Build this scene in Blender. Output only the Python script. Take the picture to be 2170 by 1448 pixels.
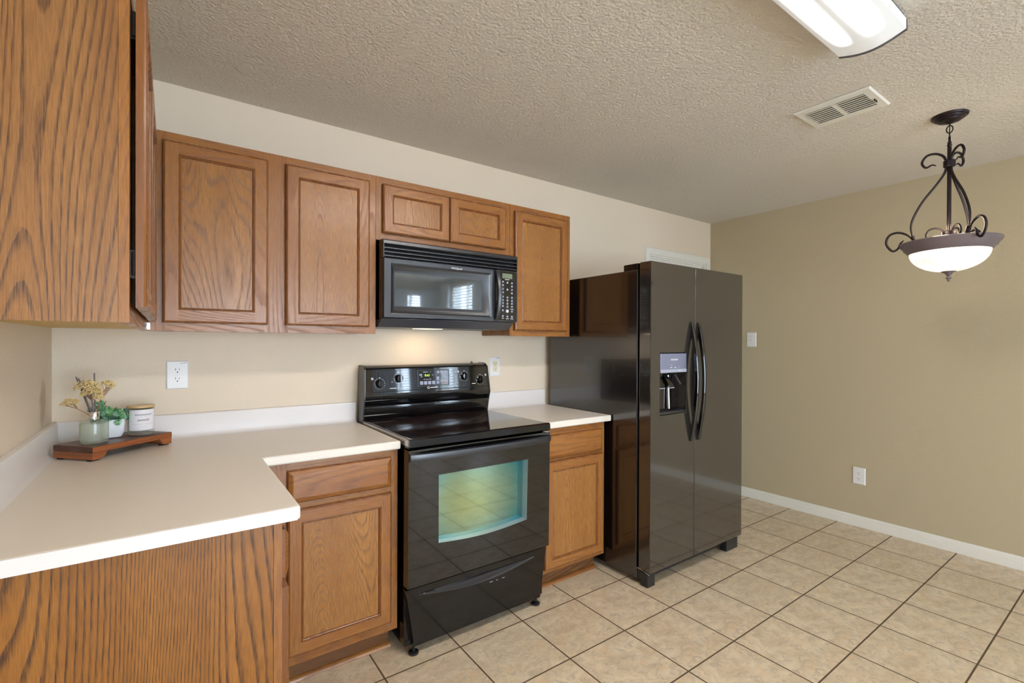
import bpy, bmesh, math, random
from mathutils import Vector, Matrix
R = math.radians
for o in list(bpy.data.objects): bpy.data.objects.remove(o)
SC = bpy.context.scene
COL = SC.collection

# ------------------------------------------------------------------ camera, world, exposure
H = 2.4459            # ceiling height
XR = 4.441            # right wall
YF = -6.2             # wall behind the camera
cd = bpy.data.cameras.new('camera'); cam = bpy.data.objects.new('camera', cd); COL.objects.link(cam)
cd.sensor_fit = 'HORIZONTAL'; cd.sensor_width = 36.0
cd.lens = 1014.7746 / 2170 * 36.0
cd.shift_x = -14.0278 / 2170; cd.shift_y = 6.7301 / 2170
cd.clip_start = 0.02
yw, pt, rl = R(35.9919), R(-0.2048), R(0.2024)
fwd = Vector((math.sin(yw)*math.cos(pt), math.cos(yw)*math.cos(pt), math.sin(pt)))
rgt = Vector((math.cos(yw), -math.sin(yw), 0)); upv = rgt.cross(fwd)
rg2 = rgt*math.cos(rl) + upv*math.sin(rl); up2 = upv*math.cos(rl) - rgt*math.sin(rl)
M = Matrix((rg2, up2, -fwd)).transposed().to_4x4(); M.translation = Vector((0.3731, -2.5644, 1.3303))
cam.matrix_world = M
SC.camera = cam

SC.view_settings.view_transform = 'Standard'
SC.view_settings.look = 'None'
SC.view_settings.gamma = 1.0
SC.view_settings.use_curve_mapping = False
SC.view_settings.exposure = 0.64

wd = bpy.data.worlds.new('world'); SC.world = wd; wd.use_nodes = True
wb = wd.node_tree.nodes['Background']
wb.inputs[0].default_value = (0.72, 0.85, 1.0, 1); wb.inputs[1].default_value = 6.0

def area(name, loc, target, sx, sy, power, col):
    l = bpy.data.lights.new(name, 'AREA'); l.shape = 'RECTANGLE'; l.size = sx; l.size_y = sy
    l.energy = power; l.color = col
    o = bpy.data.objects.new(name, l); COL.objects.link(o); o.location = loc
    o.rotation_euler = (Vector(target) - Vector(loc)).to_track_quat('-Z', 'Y').to_euler()
    return o
DAY = (0.68, 0.81, 1.0)
WINS = {  # the daylight openings: name, wall, along0, along1, z0, z1, watts
    'window_1': ('front', 3.60, 4.10, 0.85, 2.23, 34),
    'window_2': ('right', -5.85, -4.75, 0.70, 2.36, 60),
    'added_window': ('front', 0.45, 2.75, 0.06, 2.06, 60),  # unseen patio opening added behind the camera as a big light source
}
for n, (w, a0, a1, z0, z1, pw) in WINS.items():
    m_, zc = (a0+a1)/2, (z0+z1)/2
    if w == 'front': area('daylight', (m_, YF-0.22, zc), (m_, 0, zc), a1-a0, z1-z0, pw, DAY)
    else: area('daylight', (XR+0.22, m_, zc), (0, m_, zc), a1-a0, z1-z0, pw, DAY)

# ------------------------------------------------------------------ node helpers and materials
def s2l(c):
    c = c/255.0
    return c/12.92 if c <= 0.04045 else ((c+0.055)/1.055)**2.4
def rgb(r, g, b): return (s2l(r), s2l(g), s2l(b), 1.0)
class NT:
    def __init__(s, name):
        s.m = bpy.data.materials.new(name); s.m.use_nodes = True
        s.t = s.m.node_tree; s.b = s.t.nodes['Principled BSDF']; s.out = s.t.nodes['Material Output']
    def n(s, typ, **kw):
        x = s.t.nodes.new(typ)
        for k, v in kw.items(): setattr(x, k, v)
        return x
    def l(s, a, b): s.t.links.new(a, b)
    def put(s, sock, v):
        if hasattr(v, 'links') or isinstance(v, bpy.types.NodeSocket): s.l(v, sock)
        else: sock.default_value = v
    def math(s, op, a, b=0.0, c=0.0):
        x = s.n('ShaderNodeMath', operation=op)
        s.put(x.inputs[0], a); s.put(x.inputs[1], b); s.put(x.inputs[2], c)
        return x.outputs[0]
    def vmath(s, op, a, b):
        x = s.n('ShaderNodeVectorMath', operation=op); s.put(x.inputs[0], a); s.put(x.inputs[1], b)
        return x.outputs[0]
    def sep(s, v):
        x = s.n('ShaderNodeSeparateXYZ'); s.put(x.inputs[0], v); return x.outputs
    def comb(s, a, b, c):
        x = s.n('ShaderNodeCombineXYZ'); s.put(x.inputs[0], a); s.put(x.inputs[1], b); s.put(x.inputs[2], c); return x.outputs[0]
    def noise(s, vec, scale, detail=2.0, rough=0.5, dist=0.0):
        x = s.n('ShaderNodeTexNoise'); s.put(x.inputs['Vector'], vec)
        x.inputs['Scale'].default_value = scale; x.inputs['Detail'].default_value = detail
        x.inputs['Roughness'].default_value = rough; x.inputs['Distortion'].default_value = dist
        return x.outputs[0]
    def ramp(s, fac, stops, interp='LINEAR'):
        x = s.n('ShaderNodeValToRGB'); s.put(x.inputs[0], fac); e = x.color_ramp.elements
        x.color_ramp.interpolation = interp
        while len(e) < len(stops): e.new(0.5)
        for i, (p, c) in enumerate(stops):
            e[i].position = p; e[i].color = c if len(c) == 4 else (*c, 1)
        return x.outputs[0]
    def mix(s, fac, a, b, mode='MIX'):
        x = s.n('ShaderNodeMix', data_type='RGBA', blend_type=mode)
        s.put(x.inputs[0], fac); s.put(x.inputs[6], a); s.put(x.inputs[7], b); return x.outputs[2]
    def obj(s):
        x = s.n('ShaderNodeTexCoord'); return x.outputs['Object']
    def rnd(s):
        x = s.n('ShaderNodeObjectInfo'); return x.outputs['Random']
    def bump(s, height, strength=0.3, dist=0.002):
        x = s.n('ShaderNodeBump'); x.inputs['Strength'].default_value = strength
        x.inputs['Distance'].default_value = dist; s.put(x.inputs['Height'], height)
        s.l(x.outputs[0], s.b.inputs['Normal']); return x
    def pr(s, **kw):
        for k, v in kw.items(): s.put(s.b.inputs[k.replace('_', ' ')], v)
        return s.m
W1 = (1, 1, 1, 1); B0 = (0, 0, 0, 1)

def plain(name, col, rough=0.5, metal=0.0, spec=0.5, **kw):
    t = NT(name); t.pr(Base_Color=col, Roughness=rough, Metallic=metal, Specular_IOR_Level=spec, **kw)
    return t.m

def paint(name, col, bump_scale, bs, bd, rough=0.6, stain=False, blotch=0.03):
    t = NT(name); p = t.obj()
    nz = t.noise(p, bump_scale, 3.0, 0.55)
    big = t.noise(p, 1.3, 2.0)
    c = t.mix(t.math('MULTIPLY', big, blotch*4), col, (col[0]*.86, col[1]*.84, col[2]*.80, 1))
    if stain:       # the brown scuff low on the left wall beside the corner
        x, y, z = t.sep(p)
        w = t.noise(p, 14, 4, .6)
        dy = t.math('DIVIDE', t.math('ADD', t.math('ADD', y, 0.165), t.math('MULTIPLY', t.math('SUBTRACT', w, .5), .10)), 0.06)
        dz = t.math('DIVIDE', t.math('SUBTRACT', z, 1.105), 0.11)
        d = t.math('ADD', t.math('MULTIPLY', dy, dy), t.math('MULTIPLY', dz, dz))
        msk = t.math('MULTIPLY', t.ramp(d, [(0.0, W1), (1.0, B0)], 'EASE'), t.noise(t.vmath('MULTIPLY', p, (1, 60, 9)), 1.0, 3))
        c = t.mix(t.math('MULTIPLY', msk, 0.9), c, rgb(150, 118, 78))
    t.pr(Base_Color=c, Roughness=rough, Specular_IOR_Level=0.3)
    t.bump(nz, bs, bd)
    return t.m

def oak(name, along, light, mid, dark, k=34.0, su=3.6, sl=0.42, contrast=1.0, fine=1.0, gloss=0.27, seed=0.0, lin=14.0):
    """oak veneer / timber: cathedral lines are contours of a noise stretched along the grain, plus open pores"""
    t = NT(name); x, y, z = t.sep(t.obj())
    xy = t.math('ADD', x, y)
    r = t.math('MULTIPLY_ADD', t.rnd(), 37.0, seed)
    u, a = (xy, z) if along == 'z' else (z, xy)
    field = t.noise(t.comb(t.math('MULTIPLY', u, su), t.math('MULTIPLY', a, sl), r), 1.0, 0.6, .4)
    jag = t.noise(t.comb(t.math('MULTIPLY', u, 90), t.math('MULTIPLY', a, 6), r), 1.0, 3.0, .6)
    wav = t.noise(t.comb(t.math('MULTIPLY', u, 18), t.math('MULTIPLY', a, 4), r), 1.0, 2.0, .5)
    f = t.math('ADD', t.math('MULTIPLY', field, k), t.math('MULTIPLY', u, lin))
    f = t.math('ADD', f, t.math('MULTIPLY', jag, 0.30)); f = t.math('ADD', f, t.math('MULTIPLY', wav, 0.7))
    f = t.math('FRACT', f)
    line = t.ramp(f, [(0.0, B0), (0.05, W1), (0.20, (.9,)*3), (0.36, (.25,)*3), (0.50, B0)])
    pore = t.noise(t.comb(t.math('MULTIPLY', u, 520), t.math('MULTIPLY', a, 22), r), 1.0, 2.0, .6)
    pm = t.ramp(pore, [(0.40, B0), (0.62, W1)])
    tone = t.noise(t.comb(t.math('MULTIPLY', u, 14), t.math('MULTIPLY', a, .8), t.math('ADD', r, 5.0)), 1.0, 3.0)
    base = t.mix(t.ramp(tone, [(.3, B0), (.7, W1)]), light, mid)
    lm = t.math('MULTIPLY', line, t.math('MULTIPLY_ADD', pm, 0.55, 0.45))
    c = t.mix(t.math('MULTIPLY', lm, contrast), base, dark)
    c = t.mix(t.math('MULTIPLY', pm, 0.22*fine), c, dark)
    t.pr(Base_Color=c, Roughness=t.math('MULTIPLY_ADD', lm, 0.18, gloss), Specular_IOR_Level=0.5)
    t.bump(t.math('ADD', lm, t.math('MULTIPLY', pm, .6)), 0.12, -0.0006)
    return t.m

M_ = {}
OL, OM, OD = rgb(196, 141, 84), rgb(178, 122, 70), rgb(104, 64, 32)
M_['panel'] = oak('oak_veneer_panel', 'z', rgb(164, 114, 66), rgb(149, 99, 54), rgb(80, 51, 29), k=112, su=3.0, sl=.50, contrast=.95, fine=1.3, seed=1.7, lin=24)
M_['panel_dark'] = oak('oak_veneer_end', 'z', rgb(166, 108, 46), rgb(148, 92, 36), rgb(58, 32, 12), k=82, su=2.6, sl=.30, contrast=1.0, fine=1.3, seed=3.1, lin=100)
M_['oak'] = oak('oak_door_panel', 'z', rgb(182, 126, 66), rgb(164, 108, 54), rgb(86, 50, 22), k=84, su=4.2, sl=.5, contrast=.6, fine=1.9)
M_['oakv'] = oak('oak_stile', 'z', rgb(172, 115, 58), rgb(154, 97, 47), rgb(90, 51, 23), k=26, su=5, sl=.6, contrast=.4, fine=1.3)
M_['oakh'] = oak('oak_rail', 'h', rgb(172, 115, 58), rgb(152, 95, 46), rgb(88, 49, 22), k=26, su=5, sl=.6, contrast=.45, fine=1.3)
M_['oakmold'] = oak('oak_moulding', 'z', rgb(144, 91, 47), rgb(124, 75, 38), rgb(82, 46, 22), k=12, su=5, sl=.6, contrast=.3, fine=.6)
M_['toe'] = oak('oak_toe_board', 'h', rgb(136, 90, 50), rgb(114, 72, 38), rgb(54, 32, 15), k=40, su=7, sl=.5, contrast=.9)
M_['cab_in'] = plain('cabinet_underside', rgb(206, 170, 96), .5)
M_['walnut'] = oak('acacia_top', 'h', rgb(118, 72, 46), rgb(92, 54, 36), rgb(56, 32, 22), k=14, su=8, sl=.5, contrast=.6)
M_['walnut2'] = oak('acacia_edge', 'h', rgb(176, 104, 56), rgb(152, 84, 46), rgb(92, 48, 28), k=12, su=8, sl=.5, contrast=.5)
M_['wall'] = paint('cream_wall_paint', rgb(231, 215, 193), 130, .5, .0028)
M_['wall_left'] = paint('cream_wall_paint_scuffed', rgb(231, 215, 193), 130, .5, .0028, stain=True)
M_['accent'] = paint('tan_wall_paint', rgb(192, 177, 148), 130, .5, .0028)
M_['ceil'] = paint('ceiling_texture', rgb(220, 212, 200), 78, .85, .0075, rough=.8)
M_['white'] = plain('white_trim_paint', rgb(232, 228, 218), .35)
M_['plate'] = plain('white_plastic', rgb(236, 234, 232), .3)
M_['almond'] = plain('almond_plastic', rgb(226, 214, 178), .35)
M_['slot'] = plain('slot_dark', rgb(24, 20, 18), .6)
M_['screw'] = plain('screw_metal', rgb(190, 188, 184), .35, .8)
def counter():
    t = NT('counter_laminate'); p = t.obj()
    c = t.mix(t.noise(p, 420, 2, .6), rgb(238, 230, 218), rgb(228, 219, 206))
    t.pr(Base_Color=c, Roughness=.33, Specular_IOR_Level=.45); return t.m
M_['counter'] = counter()
M_['counter_edge'] = plain('counter_edge_laminate', rgb(236, 231, 228), .3)

def tile_floor():
    T_, X0, Y0, G = .3383, 1.0592, -.7278, .0068
    t = NT('floor_tile'); x, y, z = t.sep(t.obj())
    fx = t.math('DIVIDE', t.math('SUBTRACT', x, X0), T_); fy = t.math('DIVIDE', t.math('SUBTRACT', y, Y0), T_)
    ix = t.math('FLOOR', fx); iy = t.math('FLOOR', fy)
    ux = t.math('FRACT', fx); uy = t.math('FRACT', fy)
    ex = t.math('MINIMUM', ux, t.math('SUBTRACT', 1.0, ux)); ey = t.math('MINIMUM', uy, t.math('SUBTRACT', 1.0, uy))
    e = t.math('MINIMUM', ex, ey)
    g = t.ramp(t.math('DIVIDE', e, G/T_), [(.40, W1), (.56, B0)])
    wn = t.n('ShaderNodeTexWhiteNoise', noise_dimensions='2D'); t.l(t.comb(ix, iy, 0), wn.inputs[0])
    pick = t.math('MULTIPLY', t.math('FLOOR', t.math('MULTIPLY', wn.outputs[0], 4.0)), 3.7)   # four printed tile faces
    q = t.comb(ux, uy, pick)
    n1 = t.noise(t.vmath('MULTIPLY', q, (1, 1.5, 1)), 3.2, 5, .62, .6)
    n2 = t.noise(q, 9, 5, .7, 1.2)
    n3 = t.noise(q, 30, 3, .6, .5)
    c = t.mix(t.ramp(n1, [(.34, B0), (.66, W1)]), rgb(226, 209, 182), rgb(200, 179, 150))
    c = t.mix(t.ramp(n2, [(.48, B0), (.66, (.8,)*3)]), c, rgb(178, 162, 142))
    c = t.mix(t.ramp(t.noise(t.vmath('ADD', q, (4.3, 1.7, 0)), 5, 4, .6, .8), [(.52, B0), (.70, (.5,)*3)]), c, rgb(222, 188, 146))
    c = t.mix(t.ramp(n3, [(.55, B0), (.75, (.5,)*3)]), c, rgb(236, 220, 184))
    c = t.mix(t.math('MULTIPLY', wn.outputs[0], .12), c, rgb(170, 148, 112))
    c = t.mix(g, c, rgb(92, 74, 54))
    t.pr(Base_Color=c, Roughness=t.math('MULTIPLY_ADD', g, .5, .36), Specular_IOR_Level=.4)
    t.bump(t.math('SUBTRACT', t.math('MULTIPLY', n2, .12), g), .35, .0018)
    return t.m
M_['floor'] = tile_floor()

def black(name, base, rough, spec=.9, peel=0.0, peel_scale=220, coat=0.0):
    t = NT(name); t.pr(Base_Color=base, Roughness=rough, Specular_IOR_Level=spec, Coat_Weight=coat, Coat_Roughness=.05)
    if peel: t.bump(t.noise(t.obj(), peel_scale, 2, .5), peel, .0012)
    return t.m
M_['blk'] = black('black_enamel', rgb(12, 11, 13), .10, .6)
M_['blk_glass'] = black('black_glass', rgb(11, 10, 12), .04, .85, coat=.1)
M_['blk_door'] = black('black_fridge_door', rgb(38, 35, 33), .13, 1.0, .05, 40, coat=1.0)
M_['blk_side'] = black('black_fridge_side', rgb(18, 13, 13), .20, 1.0, .14, 420, coat=.8)
M_['blk_mat'] = black('black_plastic', rgb(30, 30, 33), .38, .6)
M_['blk_satin'] = black('black_satin_plastic', rgb(34, 35, 40), .30, .8)
M_['void'] = plain('dark_gap', rgb(8, 8, 8), .8)
M_['mw_window'] = black('microwave_window', rgb(66, 72, 72), .03, 1.0, coat=1.0)
M_['grey_lip'] = plain('grey_painted_steel', rgb(88, 88, 94), .4, .2)
M_['chrome'] = plain('chrome', rgb(222, 220, 218), .08, 1.0)
M_['steel_trim'] = plain('steel_trim', rgb(176, 172, 166), .25, .8)
M_['cavity'] = plain('oven_cavity_frame', rgb(206, 204, 202), .3, .5)
M_['disp_panel'] = plain('dispenser_panel', rgb(150, 156, 186), .22, .5)
M_['mark'] = plain('printed_white', rgb(228, 228, 232), .5)
M_['mark_grey'] = plain('printed_grey', rgb(160, 164, 180), .4)
M_['mark_dark'] = plain('printed_dark', rgb(60, 58, 60), .6)
M_['red'] = plain('printed_red', rgb(190, 84, 60), .5)
M_['button'] = plain('button_grey', rgb(150, 154, 176), .4)
M_['lcd'] = plain('lcd_glass', rgb(124, 132, 112), .25)
M_['hinge'] = plain('hinge_dark', rgb(40, 34, 30), .4, .5)
def glow(name, col, strength):
    t = NT(name); t.pr(Base_Color=B0, Emission_Color=col, Emission_Strength=strength); return t.m
M_['digits'] = glow('clock_digits', rgb(190, 255, 60), 1.3)
M_['digits_dim'] = glow('lcd_digits', rgb(170, 190, 110), .35)

def ceran():
    t = NT('ceramic_cooktop'); p = t.vmath('ADD', t.obj(), (1.551, -.35, 0)); x, y, z = t.sep(p)
    c = t.mix(t.ramp(t.noise(p, 900, 1, .5), [(.60, B0), (.68, W1)]), rgb(26, 18, 20), rgb(92, 74, 74))
    rings = None
    for cx, cy, r in ((1.375, -.50, .118), (1.33, -.24, .078), (1.73, -.24, .118), (1.74, -.52, .095), (1.55, -.17, .05)):
        d = t.math('SQRT', t.math('ADD', t.math('POWER', t.math('SUBTRACT', x, cx), 2), t.math('POWER', t.math('SUBTRACT', y, cy), 2)))
        k = t.math('LESS_THAN', t.math('ABSOLUTE', t.math('SUBTRACT', d, r)), .0012)
        rings = k if rings is None else t.math('MAXIMUM', rings, k)
    c = t.mix(t.math('MULTIPLY', rings, .8), c, rgb(120, 96, 80))
    t.pr(Base_Color=c, Roughness=.06, Specular_IOR_Level=.9); return t.m
M_['ceran'] = ceran()

def film():
    """coated inner pane of the oven door: a thin interference film, thicker towards the middle"""
    t = NT('coated_oven_glass'); x, y, z = t.sep(t.vmath('ADD', t.obj(), (1.551, -.35, 0)))
    dx = t.math('DIVIDE', t.math('SUBTRACT', x, 1.50), .33); dz = t.math('DIVIDE', t.math('SUBTRACT', z, .60), .27)
    d = t.math('ADD', t.math('MULTIPLY', dx, dx), t.math('MULTIPLY', dz, dz))
    d = t.math('ADD', d, t.math('MULTIPLY', t.math('SUBTRACT', t.noise(t.obj(), 5, 2), .5), .25))
    th = t.math('MULTIPLY_ADD', d, -24.0, 129.0)
    t.pr(Base_Color=rgb(20, 20, 20), Roughness=.05, Specular_IOR_Level=.5)
    t.l(th, t.b.inputs['Thin Film Thickness']); t.b.inputs['Thin Film IOR'].default_value = 3.2
    return t.m
M_['film'] = film()

def clear(name, tint, refl=1.0, rough=.02, ior=1.5, opaque=0.0, body=None):
    """thin clear glass: see-through with a fresnel reflection, optionally a little milky"""
    t = NT(name); tr = t.n('ShaderNodeBsdfTransparent'); tr.inputs[0].default_value = tint
    gl = t.n('ShaderNodeBsdfGlossy'); gl.inputs['Roughness'].default_value = rough
    lw = t.n('ShaderNodeLayerWeight'); lw.inputs[0].default_value = .5      # facing: the same from both sides
    fres = t.math('MULTIPLY_ADD', t.math('POWER', lw.outputs['Facing'], 5.0), 1.0-((ior-1)/(ior+1))**2, ((ior-1)/(ior+1))**2)
    first = tr.outputs[0]
    if opaque:
        df = t.n('ShaderNodeBsdfDiffuse'); df.inputs[0].default_value = body
        m0 = t.n('ShaderNodeMixShader'); m0.inputs[0].default_value = opaque
        t.l(tr.outputs[0], m0.inputs[1]); t.l(df.outputs[0], m0.inputs[2]); first = m0.outputs[0]
    mx = t.n('ShaderNodeMixShader'); t.l(t.math('MINIMUM', t.math('MULTIPLY', fres, refl), 1.0), mx.inputs[0])
    t.l(first, mx.inputs[1]); t.l(gl.outputs[0], mx.inputs[2]); t.l(mx.outputs[0], t.out.inputs[0])
    return t.m
M_['oven_glass'] = clear('oven_front_glass', (.92, .92, .92, 1), 1.3)
M_['glass'] = clear('clear_glass', (.93, .96, .94, 1), 1.0)
M_['frost'] = clear('pale_green_glass', (.93, .96, .92, 1), 1.0, opaque=.10, body=rgb(228, 236, 226))
M_['win_glass'] = clear('window_glass', (.95, .97, .97, 1), 1.0)
M_['liquid'] = clear('diffuser_oil', (.95, .965, .93, 1), .2, opaque=.20, body=rgb(232, 236, 224))
M_['wax'] = plain('candle_wax', rgb(232, 230, 226), .4)
M_['label'] = plain('paper_label', rgb(238, 235, 238), .5)
M_['lid'] = oak('bamboo_lid', 'h', rgb(214, 182, 130), rgb(200, 166, 114), rgb(168, 132, 84), k=8, su=6, contrast=.3, fine=.4)
M_['pot'] = plain('white_ceramic', rgb(236, 238, 242), .3)
M_['reed'] = plain('grey_reed', rgb(112, 102, 104), .7)
M_['stem'] = plain('dried_stem', rgb(150, 104, 62), .7)
M_['rubber'] = plain('black_rubber', rgb(22, 22, 24), .7)
def leafm(name, c1, c2, sc):
    t = NT(name); t.pr(Base_Color=t.mix(t.ramp(t.noise(t.obj(), sc, 2), [(.35, B0), (.65, W1)]), c1, c2), Roughness=.55); return t.m
M_['leaf'] = leafm('green_leaf', rgb(92, 156, 92), rgb(148, 196, 142), 60)
M_['leaf2'] = leafm('blue_green_leaf', rgb(116, 164, 140), rgb(166, 200, 172), 60)
M_['flower'] = leafm('dried_flower', rgb(240, 220, 166), rgb(214, 182, 118), 90)
M_['bronze'] = plain('oil_rubbed_bronze', rgb(44, 34, 38), .35, .6)
M_['rim'] = plain('grey_bronze_rim', rgb(120, 108, 112), .4, .3)
def bowl():
    t = NT('alabaster_glass'); p = t.obj()
    vein = t.ramp(t.noise(p, 7, 4, .6, 2.0), [(.50, W1), (.57, (.50, .40, .22, 1)), (.62, W1)])
    c = t.mix(.75, (1, .95, .84, 1), vein, 'MULTIPLY')
    t.pr(Base_Color=rgb(236, 226, 206), Roughness=.25, Emission_Color=c, Emission_Strength=.80); return t.m
M_['bowl'] = bowl()
def lens():
    """ribbed lamp cover lit by two tubes inside: two bright strips that die out short of the end"""
    t = NT('lamp_diffuser'); x, y, z = t.sep(t.vmath('ADD', t.obj(), ((1.150+2.378)/2, -1.922, 0)))
    def strip(c): 
        d = t.math('DIVIDE', t.math('SUBTRACT', y, c), .0145)
        return t.math('POWER', 2.718, t.math('MULTIPLY', t.math('MULTIPLY', d, d), -1.0))
    s = t.math('ADD', strip(-1.873), strip(-1.963))
    endf = t.ramp(t.math('SUBTRACT', 2.375, x), [(.075, B0), (.30, W1)], 'EASE')
    e = t.math('MULTIPLY_ADD', t.math('MULTIPLY', s, endf), 95.0, .20)
    t.pr(Base_Color=rgb(214, 218, 220), Roughness=.35, Emission_Color=(1.0, .965, .945, 1), Emission_Strength=e)
    return t.m
M_['lens'] = lens()
M_['lamp_warm'] = glow('warm_lamp_glass', (1, .74, .46, 1), 3.0)
M_['curtain'] = plain('white_curtain', rgb(226, 230, 238), .8)
M_['blind'] = plain('white_blind', rgb(238, 240, 244), .5)
M_['fixture_end'] = plain('fixture_dark_end', rgb(92, 88, 92), .5)

# ------------------------------------------------------------------ mesh builder
ORG = {}
class MB:
    def __init__(s): s.v = []; s.f = []; s.m = []
    def add(s, vs, fs, m=0):
        b = len(s.v); s.v += [tuple(p) for p in vs]
        for i, f in enumerate(fs):
            s.f.append([b+k for k in f]); s.m.append(m[i] if isinstance(m, (list, tuple)) else m)
        return s
    def box(s, x0, x1, y0, y1, z0, z1, m=0):
        x0, x1 = sorted((x0, x1)); y0, y1 = sorted((y0, y1)); z0, z1 = sorted((z0, z1))
        return s.add([(x0,y0,z0),(x1,y0,z0),(x1,y1,z0),(x0,y1,z0),(x0,y0,z1),(x1,y0,z1),(x1,y1,z1),(x0,y1,z1)],
            [(0,3,2,1),(4,5,6,7),(0,1,5,4),(1,2,6,5),(2,3,7,6),(3,0,4,7)], m)
    def loft(s, loops, m=0, cap0=True, cap1=True, closed=True):
        n = len(loops[0]); vs = [p for L in loops for p in L]; fs = []; ms = []
        for i in range(len(loops)-1):
            for j in range(n if closed else n-1):
                k = (j+1) % n
                fs.append((i*n+j, i*n+k, (i+1)*n+k, (i+1)*n+j)); ms.append(m[i] if isinstance(m, (list, tuple)) else m)
        mm = m[-1] if isinstance(m, (list, tuple)) else m
        if cap0: fs.append(tuple(range(n-1, -1, -1))); ms.append(m[0] if isinstance(m, (list, tuple)) else m)
        if cap1: fs.append(tuple((len(loops)-1)*n+j for j in range(n))); ms.append(mm)
        return s.add(vs, fs, ms)
    def prism(s, poly, axis, a0, a1, m=0):
        def P(p, a): return {'x': (a, p[0], p[1]), 'y': (p[0], a, p[1]), 'z': (p[0], p[1], a)}[axis]
        return s.loft([[P(p, a0) for p in poly], [P(p, a1) for p in poly]], m)
    def lathe(s, prof, c=(0,0,0), n=32, m=0, cap0=False, cap1=False):
        loops = [[(c[0]+r*math.cos(2*math.pi*j/n), c[1]+r*math.sin(2*math.pi*j/n), c[2]+z) for j in range(n)] for r, z in prof]
        return s.loft(loops, m, cap0, cap1)
    def tube(s, pts, r, n=8, m=0, flat=None):
        pts = [Vector(p) for p in pts]; N = len(pts); rr = r if isinstance(r, (list, tuple)) else [r]*N
        loops = []; u = None
        for i, p in enumerate(pts):
            d = (pts[min(i+1, N-1)] - pts[max(i-1, 0)]).normalized()
            if u is None:
                u = d.orthogonal().normalized()
            u = (u - d*u.dot(d)).normalized(); w = d.cross(u)
            loops.append([p + (u*math.cos(2*math.pi*j/n) + w*math.sin(2*math.pi*j/n))*rr[i] for j in range(n)])
        return s.loft(loops, m)
    def ball(s, c, r, m=0, nu=10, nv=6, sq=(1,1,1)):
        prof = [(max(1e-4, r*math.sin(math.pi*i/nv)), -r*math.cos(math.pi*i/nv)) for i in range(nv+1)]
        loops = [[(c[0]+q*math.cos(2*math.pi*j/nu)*sq[0], c[1]+q*math.sin(2*math.pi*j/nu)*sq[1], c[2]+z*sq[2]) for j in range(nu)] for q, z in prof]
        return s.loft(loops, m)
    def xf(s, mat):
        s.v = [tuple(mat @ Vector(p)) for p in s.v]; return s
    def build(s, name, mats, parent=None, smooth=None, bevel=0.0, seg=2, local=False, label=None, recalc=True):
        me = bpy.data.meshes.new(name)
        o = ORG.get(parent.name, Vector((0,0,0))) if (parent is not None and not local) else Vector((0,0,0))
        me.from_pydata([tuple(Vector(p)-o) for p in s.v], [], s.f)
        mats = mats if isinstance(mats, (list, tuple)) else [mats]
        for x in mats: me.materials.append(M_[x] if isinstance(x, str) else x)
        for i, p in enumerate(me.polygons): p.material_index = s.m[i]
        bm = bmesh.new(); bm.from_mesh(me)
        bmesh.ops.remove_doubles(bm, verts=bm.verts, dist=1e-6)
        if recalc: bmesh.ops.recalc_face_normals(bm, faces=bm.faces)
        bm.to_mesh(me); bm.free()
        ob = bpy.data.objects.new(name, me); COL.objects.link(ob)
        if parent is not None:
            ob.parent = parent; ORG[ob.name] = o
        if smooth:
            me.shade_smooth()
            me.set_sharp_from_angle(angle=R(smooth))
        if bevel:
            b = ob.modifiers.new('bevel', 'BEVEL'); b.width = bevel; b.segments = seg; b.limit_method = 'ANGLE'; b.angle_limit = R(40)
            b.harden_normals = False
        if label: ob['label'] = label
        return ob
def spline(pts, n=8):
    """Catmull-Rom through the points"""
    P = [Vector(p) for p in pts]; P = [P[0]*2-P[1]] + P + [P[-1]*2-P[-2]]; out = []
    for i in range(1, len(P)-2):
        a, b, c, d = P[i-1:i+3]
        for k in range(n):
            t = k/n
            out.append(.5*((2*b)+(c-a)*t+(2*a-5*b+4*c-d)*t*t+(3*b-a-3*c+d)*t**3))
    return out + [P[-2]]
def thing(name, label, cat, loc, rz=0.0, group=None):
    o = bpy.data.objects.new(name, None); COL.objects.link(o); o.empty_display_size = .05
    o.location = loc; o.rotation_euler = (0, 0, rz); o['label'] = label; o['category'] = cat
    if group: o['group'] = group
    ORG[o.name] = Vector(loc); return o
def tag(o, label, cat, group=None):
    o['label'] = label; o['category'] = cat
    if group: o['group'] = group
    return o
def struct(o): o['kind'] = 'structure'; return o
def text(name, body, size, origin, xd, ud, mat, parent, shear=0.0, depth=.0004, sx=1.0, label=None, local=False):
    c = bpy.data.curves.new('t', 'FONT'); c.body = body; c.size = size; c.shear = shear; c.extrude = depth
    c.align_x = 'CENTER'; c.align_y = 'CENTER'
    o = bpy.data.objects.new('t', c); COL.objects.link(o)
    dg = bpy.context.evaluated_depsgraph_get()
    me = bpy.data.meshes.new_from_object(o.evaluated_get(dg))
    bpy.data.objects.remove(o); bpy.data.curves.remove(c)
    xd = Vector(xd).normalized(); ud = Vector(ud).normalized(); nd = xd.cross(ud)
    mb = MB()
    for v in me.vertices: mb.v.append(tuple(Vector(origin) + xd*v.co.x*sx + ud*v.co.y + nd*v.co.z))
    for p in me.polygons: mb.f.append(list(p.vertices)); mb.m.append(0)
    bpy.data.meshes.remove(me)
    return mb.build(name, mat, parent, local=local, label=label)

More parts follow.
